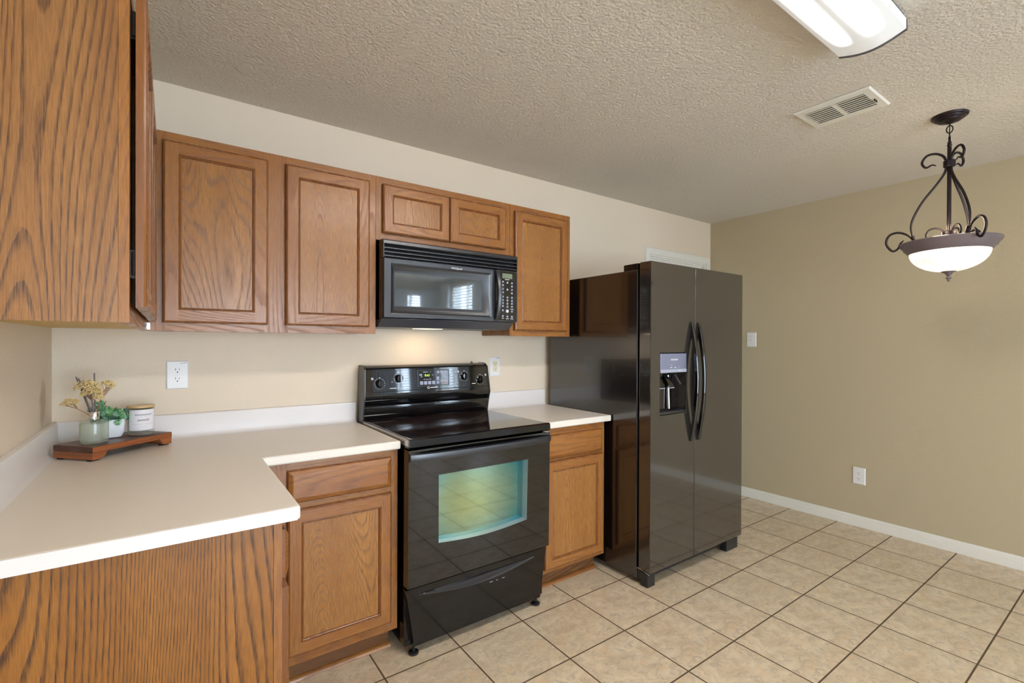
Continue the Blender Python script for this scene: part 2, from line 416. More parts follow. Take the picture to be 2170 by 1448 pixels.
# ------------------------------------------------------------------ the room
T = .12
struct(MB().box(-T, XR+T, YF-T, T, -.08, 0).build('floor', 'floor'))
struct(MB().box(-T, XR+T, YF-T, T, H, H+.08).build('ceiling', 'ceil'))
struct(MB().box(-T, 0, YF-T, T, 0, H).build('wall_left', 'wall_left'))
DX0, DX1, DZ = 3.562, 4.364, 2.067     # doorway behind the fridge
wb_ = MB().box(0, DX0, 0, T, 0, H).box(DX1, XR, 0, T, 0, H).box(DX0, DX1, 0, T, DZ, H)
struct(wb_.build('wall_back', 'wall'))
def holed(axis, at0, at1, span, holes, name, mat):
    mb = MB(); cuts = sorted(holes); prev = span[0]
    def bx(a0, a1, z0, z1):
        if a1-a0 < 1e-4 or z1-z0 < 1e-4: return
        if axis == 'y': mb.box(a0, a1, at0, at1, z0, z1)
        else: mb.box(at0, at1, a0, a1, z0, z1)
    for a0, a1, z0, z1 in cuts:
        bx(prev, a0, 0, H); bx(a0, a1, 0, z0); bx(a0, a1, z1, H); prev = a1
    bx(prev, span[1], 0, H)
    return struct(mb.build(name, mat))
w1, w2, w3 = (WINS[k][1:5] for k in ('window_1', 'window_2', 'added_window'))
holed('y', YF-T, YF, (0, XR), [w1, w3], 'wall_front', 'wall')
holed('x', XR, XR+T, (YF, 0), [w2], 'wall_right', 'accent')
for n, (w, a0, a1, z0, z1, pw) in WINS.items():
    mb = MB(); f = .045
    def fb(u0, u1, v0, v1):
        if w == 'front': mb.box(u0, u1, YF-.09, YF-.03, v0, v1)
        else: mb.box(XR+.03, XR+.09, u0, u1, v0, v1)
    fb(a0, a0+f, z0, z1); fb(a1-f, a1, z0, z1); fb(a0+f, a1-f, z0, z0+f); fb(a0+f, a1-f, z1-f, z1)
    mid = (a0+a1)/2; fb(mid-.02, mid+.02, z0+f, z1-f)
    wo = struct(mb.build(n, 'white'))
    g = MB()
    if w == 'front': g.box(a0+f, a1-f, YF-.065, YF-.06, z0+f, z1-f)
    else: g.box(XR+.06, XR+.065, a0+f, a1-f, z0+f, z1-f)
    g.build('pane', 'win_glass', wo)
    if n != 'added_window':
        b = MB(); k = int((z1-z0)/.05)
        for i in range(k):
            zz = z1-.05-i*.05
            if zz < z0+.02: break
            if w == 'front': b.add([(a0+.01, YF-.028, zz+.016), (a1-.01, YF-.028, zz+.016), (a1-.01, YF-.004, zz-.016), (a0+.01, YF-.004, zz-.016)], [(0,1,2,3)])
            else: b.add([(XR+.028, a0+.01, zz+.016), (XR+.028, a1-.01, zz+.016), (XR+.004, a1-.01, zz-.016), (XR+.004, a0+.01, zz-.016)], [(0,1,2,3)])
        b.build('blind', 'blind', wo, recalc=False)
# moulded baseboard on the tan wall
bp = [(0, 0), (-.016, 0), (-.016, .044), (-.0145, .048), (-.010, .050), (-.0085, .056), (-.0100, .064), (-.0085, .072), (-.005, .077), (0, .078)]
def baseboard(name, fn):
    return struct(fn(MB()).build(name, 'white', smooth=25))
baseboard('baseboard_right', lambda m: m.loft([[(XR+d, a, z) for d, z in bp] for a in (YF, 0)]))
baseboard('baseboard_back', lambda m: m.loft([[(a, d, z) for d, z in bp] for a in (2.47, DX0-.058)]))
baseboard('baseboard_front', lambda m: m.loft([[(a, YF-d, z) for d, z in bp] for a in (2.8, XR-.015)]))
# white door and casing behind the fridge
dm = MB()
ow, dz2 = .057, 2.124
cp = [(0, 0), (0, -.010), (.010, -.014), (.040, -.017), (.052, -.014), (.057, -.004), (.057, 0)]
def casing(mb):
    for x0, sgn in ((DX0, -1), (DX1, 1)):
        L = [[(x0+sgn*a, y, 0) for a, y in cp], [(x0+sgn*a, y, DZ+a) for a, y in cp]]
        mb.loft(L)
    mb.loft([[(DX0-a, y, DZ+a) for a, y in cp], [(DX1+a, y, DZ+a) for a, y in cp]])
    mb.box(DX0, DX0+.012, 0, T, 0, DZ).box(DX1-.012, DX1, 0, T, 0, DZ).box(DX0+.012, DX1-.012, 0, T, DZ-.012, DZ)
    mb.box(DX0+.012, DX1-.012, .02, .03, DZ-.024, DZ-.012)
    return mb
do = struct(casing(MB()).build('door_1', 'white', smooth=30))
sl = MB().box(DX0+.014, DX1-.014, .035, .075, .01, DZ-.016)
for px0, px1 in ((DX0+.11, (DX0+DX1)/2-.05), ((DX0+DX1)/2+.05, DX1-.11)):
    for pz0, pz1 in ((.25, .85), (1.0, 1.92)): sl.box(px0, px1, .030, .036, pz0, pz1)
sl.build('door_slab', 'white', do, bevel=.004)
MB().ball((DX0+.08, .005, .95), .026, nu=14, nv=8).box(DX0+.072, DX0+.088, .02, .036, .942, .958).build('door_knob', 'screw', do, smooth=40)
# curtains and rod seen only in the reflections
for k, (xa, xb, lab) in enumerate(((3.28, 3.74, 'white curtain panel on the left of the small front window'), (3.98, 4.34, 'white curtain panel on the right of the small front window'))):
    c = MB(); n = 60
    L = [[(xa+(xb-xa)*i/n, YF+.07+.022*math.sin(i*.75), z) for i in range(n+1)] for z in (.03, 2.28)]
    c.loft(L, closed=False, cap0=False, cap1=False)
    tag(c.build('curtain', 'curtain', smooth=80, recalc=False), lab, 'curtain', 'white curtains')
for ya, yb, lab in ((-4.95, -4.56, 'white curtain panel on the kitchen side of the right wall window'), (-6.08, -5.78, 'white curtain panel on the far side of the right wall window')):
    c = MB(); n = 60
    L = [[(XR-.07-.022*math.sin(i*.75), ya+(yb-ya)*i/n, z) for i in range(n+1)] for z in (.03, 2.38)]
    c.loft(L, closed=False, cap0=False, cap1=False)
    tag(c.build('curtain', 'curtain', smooth=80, recalc=False), lab, 'curtain', 'white curtains')
for pts, lab in ((((3.2, YF+.07, 2.30), (4.40, YF+.07, 2.30)), 'dark curtain rod over the small front window'),
                 (((XR-.07, -6.12, 2.40), (XR-.07, -4.35, 2.40)), 'dark curtain rod over the right wall window')):
    m = MB().tube(pts, .012, 10)
    for p in pts: m.ball(p, .024)
    p, q = Vector(pts[0]), Vector(pts[1]); c_ = (p+q)/2
    if 'right' in lab: m.box(XR-.07, XR, c_.y-.01, c_.y+.01, c_.z-.01, c_.z+.01)
    else: m.box(c_.x-.01, c_.x+.01, YF, YF+.07, c_.z-.01, c_.z+.01)
    tag(m.build('curtain_rod', 'bronze', smooth=40), lab, 'curtain rod')

# ------------------------------------------------------------------ oak cabinets
def door_loops(W, Hh, ring):
    return [[(i, i, d), (W-i, i, d), (W-i, Hh-i, d), (i, Hh-i, d)] for i, d in ring]
def cab_door(parent, TF, W, Hh, s=.049, name='door', th=.020):
    """recessed-panel oak door; TF maps (u, v, outward) to the room"""
    mb = MB()
    a = door_loops(W, Hh, [(0, 0), (0, th-.006), (.003, th-.002), (.008, th)])
    mb.loft(a, 3, cap0=True, cap1=False)
    i0, i1 = .008, s
    q = lambda u0, v0, u1, v1: [(u0, v0, th), (u1, v0, th), (u1, v1, th), (u0, v1, th)]
    mb.add(q(i0, i0, i1, Hh-i0), [(0,1,2,3)], 0); mb.add(q(W-i1, i0, W-i0, Hh-i0), [(0,1,2,3)], 0)
    mb.add(q(i1, i0, W-i1, i1), [(0,1,2,3)], 1); mb.add(q(i1, Hh-i1, W-i1, Hh-i0), [(0,1,2,3)], 1)
    mb.loft(door_loops(W, Hh, [(s, th), (s+.0015, th-.003), (s+.005, th-.0015), (s+.0075, th-.004), (s+.009, th-.008), (s+.011, th-.008)]), 2, cap0=False, cap1=False)
    mb.v = [TF(*p) for p in mb.v]
    d = mb.build(name, ['oakv', 'oakh', 'oakmold', 'oakmold'], parent, recalc=True)
    p = MB().box(s+.0105, W-s-.0105, s+.0105, Hh-s-.0105, th-.0125, th-.0078)
    p.v = [TF(*x) for x in p.v]
    p.build('door_panel', 'oak', d)
    return d
def drawer_front(parent, TF, W, Hh, th=.020):
    mb = MB()
    mb.loft(door_loops(W, Hh, [(0, 0), (0, th-.011), (.004, th-.007), (.016, th-.001), (.020, th)]), [1, 1, 0, 0], cap0=True, cap1=True)
    mb.v = [TF(*p) for p in mb.v]
    return mb.build('drawer_front', ['oakh', 'oakmold'], parent)
def TB(x0, z0, yface):  # faces the room from the back wall
    return lambda u, v, w: (x0+u, yface-w, z0+v)
def TL(y0, z0, xface):  # faces +x from the left wall; u runs away from the camera
    return lambda u, v, w: (xface+w, y0+u, z0+v)
UB, UT, UFY, UFX = 1.3708, 2.129, -.304, .3016
DB, DT = 1.4031, 2.0934
GAP = .0015
def frame_back(parent, x0, x1, z0, z1, yb, opens, th=.019):
    """face frame with door openings (x0,x1,z0,z1)"""
    mb = MB(); y1 = yb+th
    xs = sorted(opens); prev = x0
    for a0, a1, b0, b1 in xs:
        mb.box(prev, a0, yb, y1, z0, z1, 0); mb.box(a0, a1, yb, y1, z0, b0, 1); mb.box(a0, a1, yb, y1, b1, z1, 1); prev = a1
    mb.box(prev, x1, yb, y1, z0, z1, 0)
    return mb.build('face_frame', ['oakv', 'oakh'], parent)
def upper_back(label, x0, x1, z0, z1, doors, dz0, dz1):
    t = thing('upper_cabinet', label, 'cabinet', ((x0+x1)/2, 0, z0), group='oak upper cabinets')
    MB().box(x0+.0008, x1-.0008, UFY+.019, -.001, z0+.004, z1, 0).build('cabinet_body', ['oakv'], t)
    ops = [(a+.012, b-.012, dz0+.012, dz1-.012) for a, b in doors]
    if len(doors) == 2 and doors[1][0]-doors[0][1] < .03: ops = [(doors[0][0]+.012, doors[1][1]-.012, dz0+.012, dz1-.012)]
    frame_back(t, x0+.0008, x1-.0008, z0, z1, UFY, ops)
    for a, b in doors: cab_door(t, TB(a, dz0, UFY-.002), b-a, dz1-dz0, s=.049 if dz1-dz0 > .4 else .046)
    return t
CA = upper_back('oak upper cabinet with two tall doors, left of the microwave', UFX+.001, 1.1676, UB, UT, [(.3475, .703), (.7706, 1.1321)], DB, DT)
CB = upper_back('short oak upper cabinet with two small doors right above the microwave', 1.1676, 1.9498, 1.8245, UT, [(1.1962, 1.5535), (1.5575, 1.9111)], 1.8586, DT)
CC = upper_back('narrow single-door oak upper cabinet between microwave and refrigerator', 1.9498, 2.4121, UB, UT, [(1.9755, 2.3766)], DB, DT)
# run on the left wall with the big veneered end panel
t = thing('upper_cabinet', 'oak upper cabinet on the left wall with a bold-grained end panel facing us', 'cabinet', (.15, -.78, UB), group='oak upper cabinets')
YE = -1.2545
MB().box(.001, UFX-.019, YE+.007, -.001, UB+.012, UT, 0).build('cabinet_body', ['cab_in'], t)
MB().box(.001, UFX-.0185, YE, YE+.006, UB, UT).build('end_panel', 'panel', t)
ff = MB().box(UFX-.018, UFX, YE, YE+.035, UB, UT, 0).box(UFX-.018, UFX, YE+.035, UFY-.001, UB, UB+.045, 1).box(UFX-.018, UFX, YE+.035, UFY-.001, UT-.045, UT, 1)
ff.box(UFX-.018, UFX, -.82, -.77, UB+.045, UT-.045, 0).box(UFX-.018, UFX, UFY-.04, UFY-.001, UB+.045, UT-.045, 0)
ff.build('face_frame', ['oakv', 'oakh'], t)
for y0, y1 in ((-1.235, -.800), (-.790, -.348)):
    d = cab_door(t, TL(y0, 1.404, UFX+.0095), y1-y0, DT-1.404)
    hy = y0+.012
    for hz in (1.47, 1.99):
        MB().box(UFX, UFX+.0095, hy, hy+.03, hz, hz+.06).tube([(UFX+.006, hy-.006, hz+.004), (UFX+.006, hy-.006, hz+.056)], .004).build('hinge', 'hinge', t)
MB().box(UFX+.0002, UFX+.010, UFY-.036, UFY-.026, UB+.004, UB+.030).build('catch', 'screw', t)

# base cabinets
CT, CBZ = .9134, .8780
BFY = -.600; TK = .105
def base_back(label, x0, x1, dr, dd, left_side=False):
    t = thing('base_cabinet', label, 'cabinet', ((x0+x1)/2, BFY/2, 0), group='oak base cabinets')
    MB().box(x0, x1, BFY+.019, -.001, TK, CBZ).build('cabinet_body', 'oakv', t)
    frame_back(t, x0, x1, TK, CBZ, BFY, [(dd[0]+.012, dd[1]-.012, dd[2]+.012, dd[3]-.012)])
    drawer_front(t, TB(dr[0], dr[2], BFY-.002), dr[1]-dr[0], dr[3]-dr[2])
    cab_door(t, TB(dd[0], dd[2], BFY-.002), dd[1]-dd[0], dd[3]-dd[2], s=.047)
    MB().box(x0+.002, x1-.012, -.530, -.518, .0, TK).build('toe_board', 'toe', t)
    sh = [(-.530, 0), (-.547, 0), (-.546, .006), (-.541, .014), (-.534, .018), (-.530, .018)]
    MB().prism(sh, 'x', x0+.002, x1-.008).build('shoe_moulding', 'oakh', t, smooth=40)
    return t
base_back('oak base cabinet with one drawer and door, tucked in the corner left of the range', .603, 1.160,
    (.7259, 1.1284, .7217, .8465), (.7259, 1.1284, .1460, .6967))
base_back('narrow oak base cabinet with one drawer and door, between range and refrigerator', 1.9345, 2.418,
    (1.9640, 2.3910, .7125, .8390), (1.9640, 2.3960, .1300, .6985))
# left leg with the veneered end
t = thing('base_cabinet', 'oak base cabinet under the near counter end with bold-grained end panel facing us', 'cabinet', (.3, -.9, 0), group='oak base cabinets')
YB = -1.232; XF = .602
MB().box(.001, XF-.019, YB+.007, -.001, TK, CBZ).build('cabinet_body', 'oakv', t)
MB().box(.001, XF-.020, YB, YB+.006, 0, CBZ).build('end_panel', 'panel_dark', t)
MB().box(XF-.019, XF, YB, YB+.04, .0, CBZ, 0).box(XF-.019, XF, YB+.04, BFY-.001, TK, TK+.05, 1).box(XF-.019, XF, YB+.04, BFY-.001, .70, .72, 1) \
    .box(XF-.019, XF, YB+.04, BFY-.001, CBZ-.035, CBZ, 1).box(XF-.019, XF, BFY-.05, BFY-.001, TK+.05, CBZ-.035, 0).build('face_frame', ['oakv', 'oakh'], t)
drawer_front(t, TL(YB+.022, .7217, XF+.002), .53, .1248)
cab_door(t, TL(YB+.022, .146, XF+.002), .53, .5507, s=.047)
MB().box(XF-.085, XF-.073, YB+.01, BFY+.06, 0, TK).build('toe_board', 'toe', t)

# ------------------------------------------------------------------ countertops
CIX, CIY, COY, CRE = .642, -.6297, -1.2513, 1.1635
t = thing('countertop', 'L-shaped off-white laminate countertop with backsplash, left of the range', 'countertop', (.4, -.4, CBZ))
poly = [(.001, -.001), (CRE, -.001), (CRE, CIY), (CIX, CIY), (CIX, COY), (.001, COY)]
def slab(poly): 
    return MB().prism(poly, 'z', CBZ, CT)
slab(poly).build('counter_slab', 'counter', t, bevel=.0065, seg=3)
MB().box(.001, CIX-.008, COY-.0012, COY+.0003, CBZ+.0005, CT-.001).build('end_cap', 'counter_edge', t)
ST = 1.0165
sp = [(.001, CT), (.040, CT+.0002), (.030, CT+.003), (.0235, CT+.010), (.021, CT+.020), (.020, ST-.008), (.0165, ST-.002), (.010, ST), (.001, ST)]
MB().loft([[(a, -d, z) for d, z in sp] for a in (.012, CRE-.002)]).build('backsplash', 'counter_edge', t, smooth=35)
MB().loft([[(d, a, z) for d, z in sp] for a in (COY+.002, -.0185)]).build('backsplash', 'counter_edge', t, smooth=35)
t = thing('countertop', 'small off-white laminate countertop with backsplash, between range and refrigerator', 'countertop', (2.19, -.3, CBZ))
slab([(1.9335, -.001), (2.4480, -.001), (2.4480, CIY), (1.9335, CIY)]).build('counter_slab', 'counter', t, bevel=.0065, seg=3)
MB().loft([[(a, -d, z) for d, z in sp] for a in (1.9335, 2.444)]).build('backsplash', 'counter_edge', t, smooth=35)

# ------------------------------------------------------------------ range
RX0, RX1 = 1.172, 1.930
t = thing('range', 'black freestanding electric range with glass cooktop and back control panel', 'stove', ((RX0+RX1)/2, -.35, 0))
MB().box(RX0+.003, RX1-.003, -.640, -.02, .035, .893).build('range_body', 'blk', t, bevel=.003)
MB().box(RX0+.014, RX1-.014, -.690, -.092, .913, .9252).build('cooktop', 'ceran', t, bevel=.003)
for x_ in (RX0, RX1-.016): MB().box(x_, x_+.016, -.685, -.03, .893, .9235).build('side_trim', 'steel_trim', t, bevel=.003)
MB().prism([(-.685, .926), (-.697, .922), (-.699, .893), (-.690, .886), (-.640, .886), (-.640, .913), (-.685, .913)], 'x', RX0+.001, RX1-.001).build('front_lip', 'blk', t, smooth=30)
# oven door: black glass slab with a window opening, bowed at its lower edge
ODT, ODB, YD = .880, .302, -.690
WX0, WX1, WZ0, WZ1 = 1.3080, 1.7900, .4650, .7600
def door_y(z): return YD - .006*(z-ODB)/(ODT-ODB)
NW = 16
hole = [(WX0, WZ1), (WX1, WZ1)] + [(WX1-.004-(WX1-WX0-.006)*i/NW, WZ0-.016*math.sin(math.pi*i/NW)) for i in range(NW+1)]
outer = []
ox0, ox1 = RX0-.002, RX1-.002
outer = [(ox0, ODT), (ox1, ODT)] + [(ox1-(ox1-ox0)*i/NW, ODB) for i in range(NW+1)]
F = lambda P, dy=0.: [(x, door_y(z)+dy, z) for x, z in P]
md = MB().loft([F(outer, .046), F(outer), F(hole), F(hole, .0435)], [0, 0, 1], cap0=False, cap1=False)
md.add(F(outer, .046), [tuple(range(len(outer)))], 0)
door = md.build('oven_door', ['blk_glass', 'cavity'], t, smooth=30)
b = MB().prism([(x, z) for x, z in hole], 'y', YD+.038, YD+.040)
win = b.build('oven_window', 'film', door)
gl = MB(); gl.add(F(hole, .0015), [tuple(range(len(hole)))], 0); gl.build('front_glass', 'oven_glass', door)
# bowed handle rail
hp = []
n = 24; L = []
for i in range(n+1):
    s = i/n; x = ox0+.004+(ox1-ox0-.008)*s; bow = .030*math.sin(math.pi*s)**.6
    y0 = door_y(.86); yo = y0-.012-bow
    L.append([(x, y0+.002 if i in (0, n) else yo+.014, .8675), (x, yo, .8640), (x, yo-.003, .850), (x, yo, .8360), (x, y0+.002 if i in (0, n) else yo+.014, .8325)])
MB().loft(L).build('handle', 'blk_satin', door, smooth=40)
# storage drawer with a scooped handle
YW = -.672
dwo = [(ox0, .289), (ox1-.003, .289), (ox1-.003, .043), (ox0, .043)]
n = 20; xa, xb = 1.225, 1.845
top = [(xa+(xb-xa)*i/n, .262) for i in range(n+1)]
bot = [(xb-(xb-xa)*i/n, .258-.036*math.sin(math.pi*i/n)) for i in range(1, n)]
hol = top+bot
oo = [(ox0+(ox1-.003-ox0)*i/n, .289) for i in range(n+1)] + [(ox1-.003-(ox1-.003-ox0)*i/n, .043) for i in range(1, n)]
def recess(P): # scoop: deep at the upper edge, shallow at the lower lip
    return [(x, YW+.020, z*.94+.262*.06) for x, z in P]
F2 = lambda P, dy=0.: [(x, YW+dy, z) for x, z in P]
dr = MB().loft([F2(oo, .032), F2(oo), F2(hol)], [0, 0], cap0=True, cap1=False).build('storage_drawer', 'blk', t, smooth=30)
MB().loft([F2(hol), [(x, YW+.016 - (.016 if z < .2575 else 0)*.75, z if z > .26 else z+.004) for x, z in hol]], 0, cap0=False, cap1=True).build('handle_recess', 'blk_satin', dr)
MB().tube([(x, YW-.001, z) for x, z in [(xa, .259)]+bot[::-1]+[(xb, .259)]], .0028, 6).build('handle_lip', 'blk_satin', dr, smooth=40)
for i, w in enumerate((.016, .010, .014)): MB().box(1.585+i*.035, 1.585+i*.035+w, YW-.0006, YW+.001, .205, .2075).build('scratch', 'mark_grey', dr)
for x in (1.214, 1.877):
    f = MB().lathe([(.006, .012), (.006, .045)], (x, -.650, 0), 10, cap0=True, cap1=True)
    f.lathe([(.010, 0), (.021, .001), (.022, .010), (.012, .013)], (x, -.650, 0), 10, cap0=True, cap1=True)
    f.build('levelling_foot', 'blk_mat', t)
for x in (1.214, 1.877):
    MB().lathe([(.020, 0), (.020, .012), (.006, .013), (.006, .045)], (x, -.10, 0), 10, cap0=True, cap1=True).build('levelling_foot', 'blk_mat', t)
# backguard: lower band, recess and leaning control head
bx0, bx1 = RX0-.002, RX1+.001
side = [(-.022, .895), (-.022, 1.209), (-.072, 1.209), (-.098, 1.2045), (-.1185, 1.190), (-.1285, 1.065), (-.1300, 1.040), (-.124, 1.024), (-.106, 1.018), (-.100, 1.012), (-.106, 1.006), (-.117, .998), (-.1195, .985), (-.108, .945), (-.103, .931), (-.098, .9255), (-.096, .895)]
def flare(z): k = max(0., min(1., (z-1.03)/.18)); return .006*k, .014*k     # the head is narrower at the top
bg = MB().loft([[(bx0+.006+flare(z)[0], y, z) for y, z in side], [(bx1-.006-flare(z)[1], y, z) for y, z in side]])
back = bg.build('backguard', 'blk_glass', t, smooth=28)
capp = [(-.020, .897), (-.020, 1.211), (-.072, 1.211), (-.099, 1.207), (-.1215, 1.190), (-.1318, 1.065), (-.1330, 1.038), (-.126, 1.020), (-.117, .990), (-.104, .928), (-.100, .897)]
for sd in (0, 1):
    def xx(z, k): return bx0+flare(z)[0]+.006*k if sd == 0 else bx1-flare(z)[1]-.006*k
    MB().loft([[(xx(z, k), y, z) for y, z in capp] for k in (0, 1)]).build('end_cap', 'blk_satin', back, smooth=30)
# control face plane: from (-.110,1.190) down to (-.148,1.065)
pA, pB = Vector((0, -.1185, 1.190)), Vector((0, -.1285, 1.065))
ud = (pA-pB).normalized(); nd = Vector((1, 0, 0)).cross(ud)      # outward
def CP(x, z, off=0.):   # point on the control face at height z
    k = (z-pB.z)/(pA.z-pB.z); p = pB+(pA-pB)*k; return Vector((x, p.y, p.z)) + nd*off
def on_face(mb, cx, cz, off=0.):   # local (x, up, out) -> room
    c = CP(cx, cz, off); mb.v = [tuple(c+Vector((1,0,0))*p[0]+ud*p[1]+nd*p[2]) for p in mb.v]; return mb
pl = on_face(MB().box(-.362, .362, -.056, .056, .0003, .0022), (RX0+RX1)/2-.003, 1.130)
cpn = pl.build('control_panel', 'blk_glass', t, bevel=.001)
ln = on_face(MB().box(-.364, .364, -.0012, .0012, .0, .0026), (RX0+RX1)/2, 1.0715); ln.build('seam_strip', 'void', cpn)
KN = ((1.2516, 1.1150), (1.3567, 1.1385), (1.754, 1.1365), (1.8614, 1.1120))
for i, (kx, kz) in enumerate(KN):
    k = MB().lathe([(.0215, 0), (.0215, .004), (.0185, .008), (.0180, .020), (.0165, .0225), (.0, .0228)], (0, 0, 0), 28)
    k.loft([[(-.0042, -.0185, .020), (.0042, -.0185, .020), (.0042, .0185, .020), (-.0042, .0185, .020)], [(-.003, -.0175, .031), (.003, -.0175, .031), (.003, .0175, .031), (-.003, .0175, .031)]])
    kn = on_face(k, kx, kz, .0022).build('knob', 'blk_glass', cpn, smooth=35)
    mk = MB()
    for a in range(0, 360, 20):
        if a in (80, 100): continue
        ca, sa = math.cos(R(a)), math.sin(R(a)); rr = .0285
        mk.box(ca*rr-.0011, ca*rr+.0011, sa*rr-.0013, sa*rr+.0013, .0022, .0026)
    mk.box(-.004, .004, .029, .0315, .0022, .0026)
    sx = -1 if i in (0, 2) else 1
    for dx in (-.0030, .0030):
        for dz in (-.0030, .0030): mk.box(sx*.0385+dx-.0022, sx*.0385+dx+.0022, .027+dz-.0022, .027+dz+.0022, .0022, .0026)
    on_face(mk, kx, kz).build('dial_marks', 'mark', cpn)
ds = on_face(MB().box(-.093, .093, -.042, .042, .0022, .0052), 1.5575, 1.1345)
dsp = ds.build('clock_display', 'blk_glass', cpn, bevel=.002)
fr = MB()
for a in ((-.096, .096, .042, .0445), (-.096, .096, -.0445, -.042), (-.0965, -.093, -.0445, .0445), (.093, .0965, -.0445, .0445)): fr.box(a[0], a[1], a[2], a[3], .0022, .0062)
on_face(fr, 1.5575, 1.1345).build('display_frame', 'blk_satin', dsp)
def ftext(nm, s, size, x, z, mat, par, off=.0054, **kw): return text(nm, s, size, CP(x, z, off), (1, 0, 0), ud, mat, par, **kw)
ftext('clock_digits', '9:41', .019, 1.5195, 1.1480, 'digits', dsp, shear=.15)
ftext('logo', 'Whirlpool', .0112, 1.6225, 1.1150, 'mark', dsp, shear=.35)
for q in [(-.082+i*.024, -.063+i*.024, -.036, -.017) for i in range(4)] + [(.022+i*.0205, .037+i*.0205, .024, .038) for i in range(3)] + \
        [(.052, .071, .000, .018), (.078, .091, .006, .019), (.019, .035, -.010, .006), (.019, .035, -.034, -.018)]:
    on_face(MB().box(*q, .0046, .0058), 1.5575, 1.1345).build('button', 'button', dsp)
for x0, x1, z0 in ((-.062, -.034, .031), (-.020, -.016, .031), (-.084, -.068, .020), (-.084, -.068, .014), (-.076, -.066, .006), (-.010, .001, .014), (-.060, -.050, -.008), (-.045, -.032, -.009), (-.028, -.014, -.008), (.016, .038, -.014)):
    on_face(MB().box(x0, x1, z0, z0+.0035, .0048, .0056), 1.5575, 1.1345).build('printed_word', 'mark_grey', dsp)
on_face(MB().box(.052, .086, -.031, -.0285, .0052, .0056), 1.5575, 1.1345).build('red_line', 'red', dsp)
dia = MB().loft([[(-.0095, 0, z), (0, -.0075, z), (.0095, 0, z), (0, .0075, z)] for z in (.0022, .0026)])
dia.loft([[(-.006, 0, z), (0, -.0045, z), (.006, 0, z), (0, .0045, z)] for z in (.0026, .0028)], 1)
on_face(dia, 1.527, 1.0815).build('diamond_mark', ['mark', 'blk_glass'], cpn)
for a_, b_ in ((-.0195, .0015), (.0030, .0235)): on_face(MB().box(a_, b_, -.0022, .0022, .0018, .0026), 1.5585, 1.0815).build('printed_word', 'mark', cpn)
for q in ((1.305-1.557, 1.342-1.557, -.0285, -.025), (.247, .272, -.026, -.0225), (-.2405, -.2365, .004, .008)):
    on_face(MB().box(*q, .0018, .0026), 1.557, 1.1150).build('printed_word', 'mark', cpn)
MB().lathe([(.010, 0), (.008, .003), (.003, .0035), (.003, .010)], (1.845, -.055, 1.209), 12, cap1=True).build('screw_cap', 'blk_mat', back)

# ------------------------------------------------------------------ microwave over the range
K = .98824; CX, CZ = .3731, 1.3303
mx = lambda x: CX+(x-CX)*K
mz = lambda z: CZ+(z-CZ)*K
YM = -.380
t = thing('microwave', 'black over-the-range microwave hung under the short oak cabinet', 'microwave', (1.563, -.19, 1.405))
X0, X1 = mx(1.187), mx(1.9690); Z0, Z1 = mz(1.4480), mz(1.8255)
MB().box(1.176, 1.9405, -.345, -.002, 1.440, 1.8190).build('microwave_body', 'blk', t, bevel=.003)
lip = [(-.002, 1.440), (-.345, 1.440), (-.362, 1.4435), (-.305, 1.405), (-.002, 1.405)]
MB().prism(lip, 'x', 1.176, 1.9405).build('bottom_pan', 'grey_lip', t)
MB().box(1.43, 1.57, -.21, -.13, 1.4035, 1.4049).build('cooktop_lamp', 'lamp_warm', t)
# vent grille
ZV = mz(1.7375)
gmb = MB().box(X0+.002, X1-.002, -.352, -.345, ZV, Z1, 1)
gmb.prism([(-.345, Z1), (-.372, Z1-.002), (-.380, Z1-.008), (-.381, Z1-.022), (-.376, Z1-.027), (-.345, Z1-.027)], 'x', X0, X1)
for i in range(3):
    z = Z1-.0375-i*.0185
    gmb.prism([(-.346, z+.001), (-.376, z), (-.380, z-.003), (-.380, z-.008), (-.374, z-.010), (-.346, z-.006)], 'x', X0+.001, X1-.001)
gmb.box(X0, X0+.004, -.379, -.345, ZV, Z1-.02).box(X1-.004, X1, -.379, -.345, ZV, Z1-.02)
gmb.build('vent_grille', ['blk_satin', 'void'], t, smooth=30)
# door with a dished frame round the window
XD = mx(1.8330)
wx0, wx1, wz0, wz1 = mx(1.2505), mx(1.7390), mz(1.5085), mz(1.6680)
def rect(x0, x1, z0, z1, y): return [(x0, y, z0), (x1, y, z0), (x1, y, z1), (x0, y, z1)]
bx_0, bx_1, bz0, bz1 = mx(1.2234), mx(1.800), mz(1.4670), mz(1.7150)
loops = [rect(X0, XD, Z0, ZV-.002, -.345), rect(X0, XD, Z0, ZV-.002, YM+.006), rect(X0+.004, XD-.001, Z0+.004, ZV-.005, YM)]
loops.append(rect(bx_0, bx_1, bz0, bz1, YM))
for k in range(1, 7):
    s = k/6; q = s
    y = YM + .017*math.sin(s*math.pi/2)
    loops.append(rect(bx_0+(wx0-bx_0)*q, bx_1+(wx1-bx_1)*q, bz0+(wz0-bz0)*q, bz1+(wz1-bz1)*q, y))
dmw = MB().loft(loops, 0, cap0=True, cap1=False).build('microwave_door', 'blk_satin', t, smooth=35)
MB().box(wx0-.001, wx1+.001, YM+.0172, YM+.020, wz0-.001, wz1+.001).build('door_window', 'mw_window', dmw)
text('logo', 'Whirlpool', .0155, (mx(1.5755), YM-.0006, mz(1.7165)), (1, 0, 0), (0, 0, 1), 'mark', dmw, shear=.35)
L = []; n = 18
